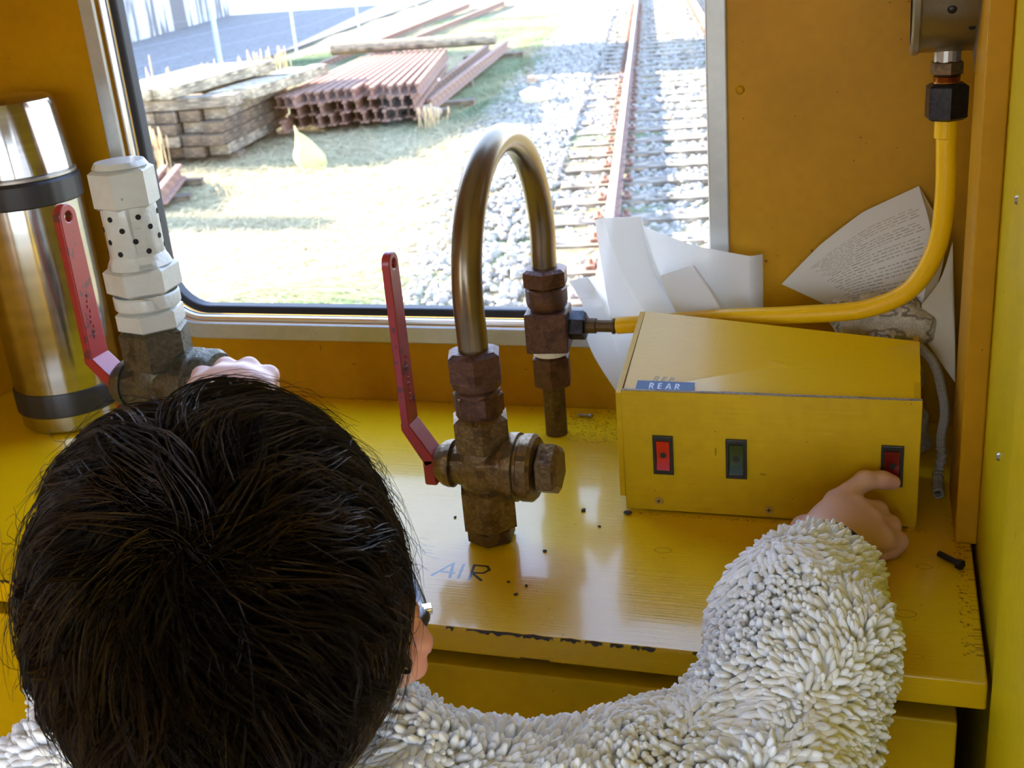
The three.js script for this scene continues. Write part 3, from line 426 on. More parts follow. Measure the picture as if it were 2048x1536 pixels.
{
  const map = drawn(512, 512, (c, w, h) => {
    c.fillStyle = 'rgb(226,221,208)'; c.fillRect(0, 0, w, h);
    for (let i = 0; i < 26; i++) { const y = 96 + i * 15; let x = 92 + (i % 4) * 6; const end = (i % 5 === 4 ? 0.5 : 0.9) * w; while (x < end) { const l = rr(6, 34); c.fillStyle = `rgba(110,98,80,${rr(0.35, 0.6)})`; c.fillRect(x, y, l, 4.4); x += l + rr(4, 9); } }
  });
  const t = thing('printed_leaflet', 'folded printed leaflet leaning on the wall below the gauge', 'leaflet', [-0.02, 0.105, -0.945]);
  part('front_page', sheet([[[-0.0794, 0.1253, -0.957], [-0.064, 0.1186, -0.955], [-0.0343, 0.106, -0.95]], [[-0.048, 0.1611, -0.95], [-0.0277, 0.1435, -0.945], [0.0008, 0.1106, -0.935]], [[-0.0154, 0.186, -0.958], [0.0049, 0.1596, -0.94], [0.0236, 0.1143, -0.925]], [[0.0271, 0.2065, -0.96], [0.037, 0.173, -0.935], [0.0328, 0.1181, -0.92]]], 0.0004, 36, 20), phys({ map, roughness: 0.7, transmission: 0.2, thickness: 0, side: THREE.DoubleSide }), t);
  part('back_page', sheet([[[0.0271, 0.2063, -0.961], [0.0372, 0.173, -0.937], [0.033, 0.118, -0.922]], [[0.0389, 0.1873, -0.952], [0.0479, 0.1636, -0.942], [0.0403, 0.1187, -0.927]]], 0.0004, 10, 14), std({ color: lin(0.62, 0.5, 0.28), roughness: 0.8, side: THREE.DoubleSide }), t, 'yellowed back page');
}
single('envelope', sheet([[[0.0528, 0.1683, -0.93], [0.0447, 0.1409, -0.92], [0.0316, 0.1235, -0.91]], [[0.054, 0.1475, -0.925], [0.0506, 0.1114, -0.91], [0.0358, 0.098, -0.9]], [[0.0558, 0.1246, -0.92], [0.0575, 0.0903, -0.9], [0.0583, 0.067, -0.89]]], 0.0005, 20, 16), std({ color: lin(0.62, 0.56, 0.42), roughness: 0.75, side: THREE.DoubleSide }), 'bent buff envelope wedged between the leaflet and the right wall', 'envelope');
{
  const blobs = [[[-0.0258, 0.1143, -0.915], [0.0013, 0.1076, -0.912], 0.012, 0.016], [[-0.005, 0.117, -0.918], [0.0158, 0.113, -0.914], 0.013, 0.017], [[0.0158, 0.1141, -0.914], [0.031, 0.1036, -0.91], 0.015, 0.014], [[0.0013, 0.1, -0.908], [0.024, 0.0978, -0.906], 0.014, 0.015], [[0.01, 0.09, -0.905], [0.02, 0.0, -0.91], 0.02, 0.024], [[-0.02, 0.1, -0.912], [0.0, 0.02, -0.915], 0.016, 0.02]].map(([a, b, r, q]) => capsule(a, b, r, q));
  const base = blend(blobs, 0.006), f = (x, y, z) => Math.max(base(x, y, z) + 0.0026 * n3(x * 120 + y * 90, y * 130, z * 130) + 0.0005 * n3(x * 420, y * 380 + 3, z * 400), -y + 0.0005, x - 0.053);
  const weave = texture(256, 256, (u, v) => grey(0.8 + 0.25 * (vnoise(u * 128, v * 128, 128, 4) - 0.5) + 0.2 * (fbm(u, v, 8, 3, 12) - 0.5)), true, 20);
  single('cleaning_rag', boxUV(nets(f, [-0.055, -0.004, -0.955], [0.062, 0.15, -0.872], 0.0022)), std({ color: lin(0.95, 0.82, 0.56), roughness: 0.95, map: weave, bumpMap: weave, bumpScale: 0.0012 }), 'beige cloth rag bunched up under the yellow hose', 'rag');
}
{
  const pts = [[0.0268, 0.1046, -0.876], [0.041, 0.0906, -0.869], [0.0478, 0.0685, -0.866], [0.0505, 0.0524, -0.862], [0.0485, 0.034, -0.858], [0.0495, 0.02, -0.854], [0.0475, 0.0075, -0.85], [0.047, 0.0042, -0.82]];
  const g = tube(pts, 0.0034, 260, 12), p = g.attributes.position, n = g.attributes.normal, uv = g.attributes.uv;
  for (let i = 0; i < p.count; i++) { const s = uv.getX(i), a = uv.getY(i) * 6.283, k = 0.0006 * Math.sin(s * 300 + a * 2) * Math.cos(s * 300 - a * 2) + (s > 0.62 ? 0.0007 * Math.sin(s * 170) : 0); p.setXYZ(i, p.getX(i) + n.getX(i) * k, p.getY(i) + n.getY(i) * k, p.getZ(i) + n.getZ(i) * k); }
  g.computeVertexNormals();
  single('braided_cord', g, std({ color: lin(0.8, 0.7, 0.52), roughness: 0.9, map: texture(128, 128, (u, v) => grey(0.7 + 0.25 * Math.sin(u * 6.283 * 16 + v * 12.566) * Math.sin(u * 6.283 * 16 - v * 12.566)), true, 4) }), 'frayed braided cord hanging down right of the switch box', 'cord');
}
{
  const t = thing('loose_bolt', 'loose steel bolt lying in the right corner of the worktop', 'bolt', [0.055, 0, -0.722]);
  const d = V(0.014, 0, 0.0135).normalize(), a = V(0.0445, 0.0035, -0.733), b = a.clone().addScaledVector(d, 0.016);
  part('shank', rod(a.toArray(), b.toArray(), 0.0022, 14), darkNut, t);
  part('head', rod(b.toArray(), b.clone().addScaledVector(d, 0.0035).toArray(), 0.0036, 6), darkNut, t);
}
{
  const t = thing('loose_screw', 'small bright screw lying behind the brass stub pipe', 'screw', [-0.26, 0, -0.944]);
  part('shank', rod([-0.262, 0.0022, -0.944], [-0.25, 0.0022, -0.942], 0.0014, 10), greyMetal, t);
  part('head', rod([-0.25, 0.0022, -0.942], [-0.248, 0.0022, -0.9417], 0.0024, 12), greyMetal, t);
}
{
  const crumb = new THREE.IcosahedronGeometry(1, 0); const spots = [[-0.178, -0.765, 0.0026], [-0.213, -0.765, 0.0018], [-0.195, -0.742, 0.0012], [-0.23, -0.64, 0.0013], [-0.226, -0.652, 0.0011], [-0.24, -0.655, 0.001], [-0.31, -0.74, 0.0012], [-0.226, -0.7, 0.0014]];
  spots.forEach(([x, z, s], i) => { const g = crumb.clone(); g.scale(s * 1.5, s * 0.6, s); g.rotateY(i * 1.3); g.translate(x, s * 0.55, z); single('dirt_crumb', g, std({ color: lin(0.05, 0.04, 0.03), roughness: 0.9 }), 'dark crumb of dirt lying on the yellow worktop', 'dirt', 'dirt crumbs scattered on the worktop'); });
}

// ------------------------------------------------------------------ the child at the worktop
{
  const base = [-0.25, FLOOR, -0.37];
  const child = thing('person', 'child seen from behind in a white fleece jacket pressing a switch', 'person', base);
  const C = V(-0.2805, 0.1435, -0.3882), Q = new THREE.Quaternion().setFromEuler(new THREE.Euler(0.02, 0.48, 0.0, 'YXZ')), M = new THREE.Matrix4().compose(C, Q, V(1, 1, 1));
  const toWorld = (p) => V(...p).applyMatrix4(M).toArray();
  // head, own axes: +x right, +y up, -z the way it looks
  const skull = ellipsoid([0, 0.012, 0.006], [0.0715, 0.084, 0.088]);
  const face = [skull, ellipsoid([0, -0.04, -0.035], [0.056, 0.062, 0.052]), capsule([0, -0.018, -0.083], [0, -0.032, -0.096], 0.008, 0.011), capsule([-0.018, -0.062, -0.081], [0.018, -0.062, -0.081], 0.006), capsule([0, -0.05, 0.025], [0, -0.15, 0.03], 0.046, 0.045), capsule([0, -0.09, -0.07], [0, -0.092, -0.074], 0.014)];
  const headBlend = blend(face, 0.022);
  const ear = (s) => { // rim, bowl and lobe standing off the side of the head
    const rim = blend([capsule([s * 0.074, 0.018, -0.004], [s * 0.086, 0.022, 0.014], 0.0042), capsule([s * 0.086, 0.022, 0.014], [s * 0.09, 0.004, 0.023], 0.0045), capsule([s * 0.09, 0.004, 0.023], [s * 0.085, -0.016, 0.016], 0.005), capsule([s * 0.085, -0.016, 0.016], [s * 0.078, -0.03, 0.005], 0.0062, 0.0066), capsule([s * 0.072, -0.012, 0.0], [s * 0.084, 0.004, 0.014], 0.0062, 0.004)], 0.009);
    return rim;
  };
  const low = (f, dx) => (x, y, z) => f((x + dx) * 1.0, (y + 0.03) * 1.2 - 0.002, (z + 0.003) * 1.15) / 1.2, earR = low(ear(1), 0.005), earL = low(ear(-1), -0.014), eyeL = ellipsoid([-0.03, -0.012, -0.082], [0.011, 0.007, 0.008]), eyeR = ellipsoid([0.03, -0.012, -0.082], [0.011, 0.007, 0.008]);
  const headF = (x, y, z) => { let d = headBlend(x, y, z); d = smin(d, earR(x, y, z), 0.006); d = smin(d, earL(x, y, z), 0.006); return Math.max(d, -Math.min(eyeL(x, y, z), eyeR(x, y, z)) - 0.002); };
  const headG = nets(headF, [-0.105, -0.165, -0.118], [0.105, 0.105, 0.105], 0.0034); headG.applyMatrix4(M);
  // body under the clothes
  const SR = [-0.168, 0.008, -0.405], ER = [-0.05, -0.004, -0.49], WR = [-0.029, 0.031, -0.684], SL = [-0.345, 0.035, -0.37], EL = [-0.415, 0.04, -0.49], WL = [-0.455, 0.088, -0.632];
  const neck = toWorld([0, -0.12, 0.03]);
  const limbs = [capsule(neck, [-0.255, 0.0, -0.375], 0.043, 0.055), capsule([-0.25, -0.02, -0.372], [-0.25, -0.2, -0.36], 0.09, 0.085), capsule([-0.25, -0.2, -0.36], [-0.25, -0.3, -0.36], 0.085, 0.09), capsule([-0.25, 0.0, -0.375], SR, 0.055, 0.042), capsule([-0.25, 0.0, -0.375], SL, 0.055, 0.045),
    capsule(SR, ER, 0.04, 0.033), capsule(ER, WR, 0.033, 0.021), capsule(SL, EL, 0.04, 0.033), capsule(EL, WL, 0.033, 0.021),
    capsule([-0.205, -0.3, -0.36], [-0.2, -0.52, -0.375], 0.06, 0.045), capsule([-0.2, -0.52, -0.375], [-0.2, -0.7, -0.35], 0.045, 0.032), capsule([-0.295, -0.3, -0.36], [-0.3, -0.52, -0.375], 0.06, 0.045), capsule([-0.3, -0.52, -0.375], [-0.3, -0.7, -0.35], 0.045, 0.032)];
  const bodyF = blend(limbs, 0.04);
  const bodyG = nets((x, y, z) => bodyF(x, y, z), [-0.52, FLOOR + 0.02, -0.72], [0.03, 0.14, -0.24], 0.0085);
  // right hand: forefinger on the switch, the others curled to the worktop
  const chain = (list) => list.slice(1).map((b, i) => capsule(list[i].slice(0, 3), b.slice(0, 3), list[i][3], b[3]));
  const palmR = blend([capsule(WR, [-0.026, 0.029, -0.712], 0.0185, 0.015), capsule([-0.03, 0.03, -0.7], [-0.0235, 0.0385, -0.732], 0.0155, 0.0084), capsule([-0.026, 0.028, -0.7], [-0.0105, 0.034, -0.733], 0.015, 0.0084), capsule([-0.022, 0.026, -0.7], [0.0, 0.0265, -0.729], 0.0145, 0.0082), capsule([-0.018, 0.023, -0.7], [0.0075, 0.0185, -0.721], 0.0135, 0.0078)], 0.009);
  const fingersR = [chain([[-0.0235, 0.0385, -0.732, 0.0082], [-0.0055, 0.0465, -0.7515, 0.0066], [0.006, 0.0445, -0.7583, 0.0059], [0.0132, 0.0416, -0.7612, 0.0055]]), chain([[-0.0105, 0.034, -0.733, 0.0084], [0.0035, 0.0255, -0.7475, 0.007], [0.002, 0.0105, -0.747, 0.0062], [-0.006, 0.0072, -0.737, 0.0056]]), chain([[0.0, 0.0265, -0.729, 0.0082], [0.0125, 0.018, -0.7415, 0.0067], [0.01, 0.0075, -0.74, 0.006], [0.0025, 0.0064, -0.731, 0.0054]]), chain([[0.0075, 0.0185, -0.721, 0.0076], [0.018, 0.0115, -0.7315, 0.006], [0.014, 0.0062, -0.729, 0.0053], [0.007, 0.006, -0.721, 0.0048]]), chain([[-0.034, 0.027, -0.695, 0.0125], [-0.043, 0.024, -0.716, 0.0098], [-0.037, 0.0165, -0.736, 0.0076], [-0.024, 0.0135, -0.746, 0.0062]])].map((c) => blend(c, 0.004));
  const handRF = (x, y, z) => { let d = palmR(x, y, z); for (const f of fingersR) d = smin(d, f(x, y, z), 0.003); return d; };
  const handR = nets(handRF, [-0.07, -0.004, -0.78], [0.042, 0.068, -0.66], 0.0019);
  // left hand: gripping the side of the dark valve
  const palmL = blend([capsule(WL, [-0.456, 0.107, -0.665], 0.0195, 0.0165), capsule([-0.456, 0.105, -0.65], [-0.478, 0.124, -0.684], 0.0155, 0.0095), capsule([-0.454, 0.107, -0.65], [-0.463, 0.1295, -0.69], 0.0155, 0.0095), capsule([-0.452, 0.107, -0.65], [-0.447, 0.1295, -0.6915], 0.0155, 0.0095), capsule([-0.45, 0.105, -0.65], [-0.4325, 0.1245, -0.6885], 0.0145, 0.009)], 0.017);
  const fingersL = [[-0.478, 0.124, -0.684, -0.004], [-0.463, 0.1295, -0.69, -0.001], [-0.447, 0.1295, -0.6915, 0.002], [-0.4325, 0.1245, -0.6885, 0.005]].map(([x, y, z, s]) => blend(chain([[x, y, z, 0.009], [x + s - 0.008, y + 0.002, z - 0.022, 0.0076], [x + s - 0.016, y - 0.012, z - 0.034, 0.0068], [x + s - 0.02, y - 0.026, z - 0.031, 0.0058]]), 0.004)).concat([blend(chain([[-0.47, 0.097, -0.655, 0.012], [-0.484, 0.095, -0.675, 0.0098], [-0.49, 0.092, -0.695, 0.0078], [-0.489, 0.089, -0.71, 0.0064]]), 0.004)]);
  const handLF = (x, y, z) => { let d = palmL(x, y, z); for (const f of fingersL) d = smin(d, f(x, y, z), 0.009); return d; };
  const handL = nets(handLF, [-0.52, 0.05, -0.745], [-0.405, 0.155, -0.605], 0.0021);
  const skin = phys({ color: lin(1, 1, 1), vertexColors: true, roughness: 0.5, sheen: 0.15, sheenColor: lin(0.9, 0.5, 0.4), sheenRoughness: 0.5 });
  const flesh = merge([headG, bodyG, handR, handL]);
  { // skin is redder on the ears and the finger ends
    const p = flesh.attributes.position, c = new Float32Array(p.count * 3), Qi = Q.clone().invert(), v = V();
    for (let i = 0; i < p.count; i++) { v.set(p.getX(i), p.getY(i), p.getZ(i)); const tip = smooth(0.022, 0.006, Math.hypot(v.x - 0.0135, v.y - 0.0415, v.z + 0.762)); v.sub(C).applyQuaternion(Qi); const e = Math.max(smooth(0.074, 0.082, Math.abs(v.x)) * (v.length() < 0.125 && v.y < 0.03 ? 1 : 0), tip * 0.6); c.set([lerp(0.7, 0.62, e), lerp(0.44, 0.29, e), lerp(0.34, 0.22, e)], i * 3); }
    flesh.setAttribute('color', new THREE.BufferAttribute(c, 3));
  }
  part('body', flesh, skin, child);

  // trousers and boots, below the frame
  const legF = blend(limbs.slice(9).map((f) => (x, y, z) => f(x, y, z) - 0.01).concat([capsule([-0.25, -0.24, -0.36], [-0.25, -0.32, -0.36], 0.098, 0.1)]), 0.03);
  part('trousers', nets((x, y, z) => legF(x, y, z), [-0.4, FLOOR + 0.02, -0.48], [-0.1, -0.12, -0.22], 0.009), std({ color: lin(0.03, 0.035, 0.06), roughness: 0.9 }), child);
  for (const x of [-0.2, -0.3]) part('boot', nets(blend([capsule([x, FLOOR + 0.045, -0.345], [x, FLOOR + 0.035, -0.44], 0.042, 0.034), capsule([x, FLOOR + 0.05, -0.345], [x, FLOOR + 0.11, -0.35], 0.042, 0.045)], 0.02), [x - 0.08, FLOOR - 0.01, -0.5], [x + 0.08, FLOOR + 0.18, -0.27], 0.006), std({ color: lin(0.04, 0.03, 0.025), roughness: 0.7 }), child);

  // fleece jacket: a soft shell, then its curly pile
  const ringPts = Array.from({ length: 13 }, (_, i) => { const a = i / 12 * 2 * Math.PI; return [neck[0] + 0.002 + Math.cos(a) * 0.062, neck[1] + 0.028 - Math.sin(a) * 0.006, neck[2] - 0.012 + Math.sin(a) * 0.06]; });
  const shellParts = [capsule([-0.25, -0.03, -0.375], [-0.25, -0.14, -0.365], 0.1, 0.112), capsule([-0.25, -0.14, -0.365], [-0.25, -0.26, -0.36], 0.112, 0.118), capsule([-0.255, 0.008, -0.38], SR, 0.064, 0.054), capsule([-0.255, 0.01, -0.378], SL, 0.066, 0.06), capsule(SR, ER, 0.05, 0.049), capsule(ER, [-0.0355, 0.026, -0.585], 0.049, 0.046), capsule([-0.0355, 0.026, -0.585], [-0.029, 0.03, -0.668], 0.046, 0.0245), capsule(SL, EL, 0.058, 0.05), capsule(EL, [-0.45, 0.077, -0.6], 0.05, 0.038), ...ringPts.slice(1).map((p, i) => capsule(ringPts[i], p, 0.018))];
  const shellF = blend(shellParts, 0.014), cuffCut = (x, y, z) => -(z + 0.664);
  const wrinkle = (x, y, z) => 0.003 * Math.sin(z * 62 + x * 30 + 1.2 * Math.sin(y * 40)) + 0.0022 * Math.sin(x * 75 - y * 60 + z * 20);
  const hollowHead = (x, y, z) => { const q = V(x, y, z).sub(C).applyQuaternion(Q.clone().invert()); return skull(q.x, q.y, q.z) - 0.006; };
  const jacketF = (x, y, z) => { let d = shellF(x, y, z) + wrinkle(x, y, z); if (d < 0.03 && y > 0.06) d = Math.max(d, -hollowHead(x, y, z)); d = Math.max(d, -y - 0.28); if (z < -0.6) { if (y < 0.01) d = Math.max(d, 0.0035 - y); } return Math.max(d, cuffCut(x, y, z)); };
  const jacketG = nets(jacketF, [-0.55, -0.3, -0.7], [0.07, 0.2, -0.19], 0.0062);
  const fleece = phys({ color: lin(0.87, 0.88, 0.89), roughness: 0.85, sheen: 0.4, sheenColor: lin(0.9, 0.9, 0.9), sheenRoughness: 0.6 });
  const jacket = part('jacket', jacketG, fleece, child, 'white curly fleece jacket');
  { // the pile
    const g = jacketG.index ? jacketG.toNonIndexed() : jacketG, p = g.attributes.position, n = g.attributes.normal, mats = [], cols = [], A = V(), B = V(), D = V(), q = new THREE.Quaternion(), up = V(0, 1, 0);
    for (let i = 0; i < p.count; i += 3) {
      A.fromBufferAttribute(p, i); B.fromBufferAttribute(p, i + 1); D.fromBufferAttribute(p, i + 2);
      const area = B.clone().sub(A).cross(D.clone().sub(A)).length() / 2, c = A.clone().add(B).add(D).multiplyScalar(1 / 3);
      if (c.y < -0.16) continue;
      const want = area / (0.0034 ** 2); let k = Math.floor(want); if (rnd() < want - k) k++;
      for (; k > 0; k--) {
        let a = rnd(), b = rnd(); if (a + b > 1) { a = 1 - a; b = 1 - b; }
        const pos = A.clone().addScaledVector(B.clone().sub(A), a).addScaledVector(D.clone().sub(A), b), nn = V(n.getX(i), n.getY(i), n.getZ(i));
        if (pos.z < -0.6 && pos.y < 0.006) continue;
        const flow = V(Math.sin(pos.x * 60 + pos.z * 35), -0.55 + Math.sin(pos.z * 55), Math.cos(pos.x * 45 - pos.y * 50)).addScaledVector(V(rr(-1, 1), rr(-1, 1), rr(-1, 1)), 0.45);
        const dir = nn.clone().multiplyScalar(0.8).addScaledVector(flow, 0.6).normalize(), s = rr(0.6, 0.95);
        q.setFromUnitVectors(up, dir).multiply(new THREE.Quaternion().setFromAxisAngle(up, rr(0, 6.28)));
        mats.push(new THREE.Matrix4().compose(pos.addScaledVector(nn, 0.0012), q.clone(), V(s * rr(0.75, 0.95), s * rr(1.1, 1.6), s * 0.9))); const w = rr(0.92, 1.04); cols.push(new THREE.Color(w, w, w * rr(0.97, 1)));
      }
    }
    const tuft = lathe([[0, -0.003], [0.0022, -0.002], [0.0029, 0.0005], [0.003, 0.003], [0.0024, 0.0048], [0.0012, 0.0061], [0, 0.0064]], 8, [0, 0, 0], 2.5);
    { const tp = tuft.attributes.position; for (let i = 0; i < tp.count; i++) { const y = tp.getY(i) + 0.003; tp.setX(i, tp.getX(i) + y * y * 26); } tuft.computeVertexNormals(); }
    const smoothTuft = mergeVertices((() => { tuft.deleteAttribute('normal'); tuft.deleteAttribute('uv'); return tuft; })(), 1e-5); smoothTuft.computeVertexNormals();
    const im = new THREE.InstancedMesh(smoothTuft, fleece, mats.length); mats.forEach((m, i) => { im.setMatrixAt(i, m); im.setColorAt(i, cols[i]); });
    im.name = 'fleece_pile'; im.userData.kind = 'stuff'; im.position.set(-base[0], -base[1], -base[2]); jacket.add(shade(im)); console.log('tufts', mats.length);
  }
  { // dark shirt cuff that shows at the right wrist
    const g = tube(Array.from({ length: 24 }, (_, i) => { const a = i / 24 * 2 * Math.PI; return [-0.029 + Math.cos(a) * 0.0255, Math.max(0.004, 0.0305 + Math.sin(a) * 0.0255), -0.6695 + Math.sin(a) * 0.004]; }), 0.0034, 60, 8, true);
    part('shirt_cuff', g, std({ color: lin(0.012, 0.012, 0.035), roughness: 0.8 }), child, 'dark navy shirt cuff');
  }
  { // green neckline of a shirt under the collar
    const g = tube(Array.from({ length: 20 }, (_, i) => { const a = i / 20 * 2 * Math.PI; return [neck[0] + Math.cos(a) * 0.05, neck[1] + 0.014, neck[2] - 0.014 + Math.sin(a) * 0.05]; }), 0.006, 60, 8, true);
    part('shirt_collar', g, std({ color: lin(0.03, 0.09, 0.085), roughness: 0.8 }), child, 'teal shirt collar');
  }
  { // spectacles
    const frame = phys({ color: lin(0.01, 0.01, 0.014), roughness: 0.32 });
    const list = [], arm = (s) => tube([[s * 0.075, -0.024, 0.02], [s * 0.081, -0.016, 0.006], [s * 0.088, -0.016, -0.008], [s * 0.088, -0.018, -0.022], [s * 0.083, -0.014, -0.06], [s * 0.08, -0.012, -0.088], [s * 0.062, -0.006, -0.098]], 0.0042, 60, 12);
    for (const s of [-1, 1]) { const m = arm(s); if (s < 0) m.scale(0.93, 1, 1); list.push(m); const r = new THREE.TorusGeometry(0.022, 0.0026, 10, 40); r.scale(1.15, 0.85, 1); r.rotateY(-s * 0.2); r.translate(s * 0.034, -0.012, -0.1); list.push(r); }
    list.push(tube([[-0.011, -0.008, -0.105], [0, -0.005, -0.108], [0.011, -0.008, -0.105]], 0.0024, 16, 8));
    const g = merge(list); g.translate(0, -0.012, 0); g.applyMatrix4(M); const sp = part('spectacles', g, frame, child, 'black framed spectacles');
    const hinge = new RoundedBoxGeometry(0.0055, 0.0035, 0.006, 2, 0.0008); hinge.translate(0.0912, -0.0262, -0.012); hinge.applyMatrix4(M); part('hinge_plate', hinge, beadMetal, sp);
  }
  { // hair: a cap close to the scalp and locks combed out from the crown
    const cen = V(0, 0.012, 0.006), rx = 0.0715, ry = 0.084, rz = 0.088, crown = V(0.004, 0.66, 0.75).normalize();
    const shellP = (d, off) => { const k = 1 / Math.sqrt((d.x / rx) ** 2 + (d.y / ry) ** 2 + (d.z / rz) ** 2); return cen.clone().addScaledVector(d, k + off); };
    const inHair = (d) => { const f = -d.z; if (f > 0.55) return d.y > 0.42; if (d.y > 0.16) return true; if (d.z > 0.1) return d.y > lerp(-0.15, -0.86, smooth(0.1, 0.6, d.z)); return d.y > -0.05; };
    const pos = [], nor = [], col = [], idx = [], cap = new THREE.SphereGeometry(1, 72, 54), cp = cap.attributes.position, keep = [];
    for (let i = 0; i < cp.count; i++) { const d = V(cp.getX(i), cp.getY(i), cp.getZ(i)).normalize(), p = shellP(d, 0.0012); keep.push(inHair(d)); pos.push(p.x, p.y, p.z); const nn = V(d.x / rx, d.y / ry, d.z / rz).normalize(); nor.push(nn.x, nn.y, nn.z); col.push(0.014, 0.009, 0.0055); }
    for (let i = 0; i < cap.index.count; i += 3) { const t = [0, 1, 2].map((k) => cap.index.getX(i + k)); if (t.every((k) => keep[k])) idx.push(...t); }
    const N = 10;
    const guide = (d0, steer, len) => { // directions from the head's middle, combed out from the crown, parted at the front
      const out = [], d = d0.clone(), wob = rr(0, 6.28), wf = rr(0.6, 1.7), amp = rr(0.1, 0.5);
      for (let i = 0; i <= N; i++) {
        out.push(d.clone()); const nn = V(d.x / rx, d.y / ry, d.z / rz).normalize();
        const t = d.clone().addScaledVector(crown, -d.dot(crown)); if (t.lengthSq() < 1e-4) t.copy(steer); t.normalize();
        const swirl = nn.clone().cross(t).multiplyScalar(0.55 * Math.exp(-Math.pow(1 - d.dot(crown), 1) * 6)), part = smooth(0.02, 0.5, -d.z * 0.7 + d.y * 0.35);
        t.add(swirl).add(V(d.x + 0.06 < 0 ? -0.9 : 1, -0.1, -0.3).multiplyScalar(0.95 * part)).add(V(0, -0.22, -0.05)).addScaledVector(steer, 0.5).addScaledVector(nn.clone().cross(t), amp * Math.sin(wob + i / N * 5 * wf));
        t.addScaledVector(d, -t.dot(d)).normalize(); d.addScaledVector(t, len / N / 0.083).normalize();
      }
      return out;
    };
    const strand = (path, off, lift, w, tone, frizz, curl) => {
      const pts = path.map((q, i) => { const s = i / N, d = q.clone().addScaledVector(off, 1 - 0.72 * s).normalize(), nn = V(d.x / rx, d.y / ry, d.z / rz).normalize(); return [shellP(d, 0).addScaledVector(nn, 0.0035 + lift * Math.sin(Math.min(1, s * 1.2) * Math.PI * 0.62) + frizz * s * s + curl * Math.sin(s * 9 + off.x * 90)), nn]; });
      const b = pos.length / 3;
      for (let i = 0; i <= N; i++) {
        const a = pts[Math.max(0, i - 1)][0], c = pts[Math.min(N, i + 1)][0], T = c.clone().sub(a).normalize(), nn = pts[i][1], S = T.clone().cross(nn).normalize(), U = S.clone().cross(T), r = w * Math.min(1, 0.4 + i * 0.4) * Math.pow(1 - i / N, 0.5) + 0.00006;
        for (let k = 0; k < 3; k++) { const f = k / 3 * 6.283 + 0.5, o = S.clone().multiplyScalar(Math.cos(f)).addScaledVector(U, Math.sin(f)), p = pts[i][0].clone().addScaledVector(o, r); pos.push(p.x, p.y, p.z); nor.push(o.x, o.y, o.z); col.push(...tone); }
        if (i) for (let k = 0; k < 3; k++) { const k2 = (k + 1) % 3, o = b + (i - 1) * 3, q = b + i * 3; idx.push(o + k, o + k2, q + k, o + k2, q + k2, q + k); }
      }
    };
    const pick = () => { for (;;) { const z = rr(-1, 1), a = rr(0, 6.283), r = Math.sqrt(1 - z * z), d = V(r * Math.cos(a), z, r * Math.sin(a)); if (inHair(d)) return d; } };
    const any = (k) => V(rr(-k, k), rr(-k, k), rr(-k, k));
    let made = 0;
    for (let lock = 0; lock < 1150; lock++) {
      const c = pick(), steer = V(rr(-1, 1), rr(-1, 0.6), rr(-1, 1)).multiplyScalar(0.6), lift = rr(0.004, 0.0105), path = guide(c, steer, rr(0.045, 0.08)), warm = rr(0, 1), l = rr(0.6, 1.5);
      for (let k = 0; k < 12; k++) { const v = l * rr(0.75, 1.3); strand(path, any(0.1), lift * rr(0.6, 1.1), rr(0.00025, 0.0005), [lerp(0.15, 0.27, warm) * v, lerp(0.11, 0.18, warm) * v, lerp(0.085, 0.125, warm) * v], rr(-0.001, 0.002), 0.0003); made++; }
    }
    for (let lock = 0; lock < 330; lock++) { // close hair round the crown
      const c = crown.clone().add(any(0.34)).normalize(), path = guide(c, any(0.7), rr(0.02, 0.045)), v0 = rr(0.5, 1.2), lift = rr(0.002, 0.006);
      for (let k = 0; k < 9; k++) { const v = v0 * rr(0.75, 1.3); strand(path, any(0.12), lift * rr(0.6, 1.1), rr(0.0003, 0.00055), [0.09 * v, 0.062 * v, 0.044 * v], 0.0005, 0.0003); made++; }
    }
    for (let k = 0; k < 500; k++) { strand(guide(pick(), any(1), rr(0.03, 0.07)), any(0.02), rr(0.008, 0.014), rr(0.00008, 0.00013), [0.13, 0.1, 0.075], rr(0.001, 0.007), rr(0, 0.002)); made++; }
    const g = new THREE.BufferGeometry(); g.setAttribute('position', new THREE.Float32BufferAttribute(pos, 3)); g.setAttribute('normal', new THREE.Float32BufferAttribute(nor, 3)); g.setAttribute('color', new THREE.Float32BufferAttribute(col, 3)); g.setIndex(idx); g.applyMatrix4(M);
    part('hair', g, phys({ vertexColors: true, roughness: 0.36, specularIntensity: 0.9, side: THREE.DoubleSide }), child, 'short dark brown hair with a crown whorl'); console.log('strands', made, idx.length / 3);
  }
}

// ------------------------------------------------------------------ outdoors: ground, road, track
const G = -1.75;
const grassMap = texture(1024, 1024, (u, v) => { const a = fbm(u, v, 5, 5, 101), b = fbm(u, v, 60, 3, 111), k = smooth(0.46, 0.6, a); const g = 0.82 + 0.5 * (b - 0.5); return [lerp(0.63, 0.42, k) * g, lerp(0.56, 0.47, k) * g, lerp(0.36, 0.26, k) * g]; }, true, 1 / 9);
const groundMat = std({ map: grassMap, color: lin(0.72, 0.72, 0.7), roughness: 0.95, bumpMap: grassMap, bumpScale: 0.03 });
{
  const g = new THREE.PlaneGeometry(220, 220, 220, 220); g.rotateX(-Math.PI / 2); g.translate(-20, 0, -30);
  const p = g.attributes.position, uv = g.attributes.uv; for (let i = 0; i < p.count; i++) { const x = p.getX(i), z = p.getZ(i); p.setY(i, G - 0.01 + 0.03 * n3(x * 0.9, 0, z * 0.9)); uv.setXY(i, x, z); } g.computeVertexNormals();
  structure('ground', g, groundMat);
}
const asphalt = std({ color: lin(0.185, 0.175, 0.15), roughness: 0.9, map: texture(256, 256, (u, v) => grey(0.8 + 0.5 * (fbm(u, v, 32, 3, 200) - 0.5)), true, 0.5) });
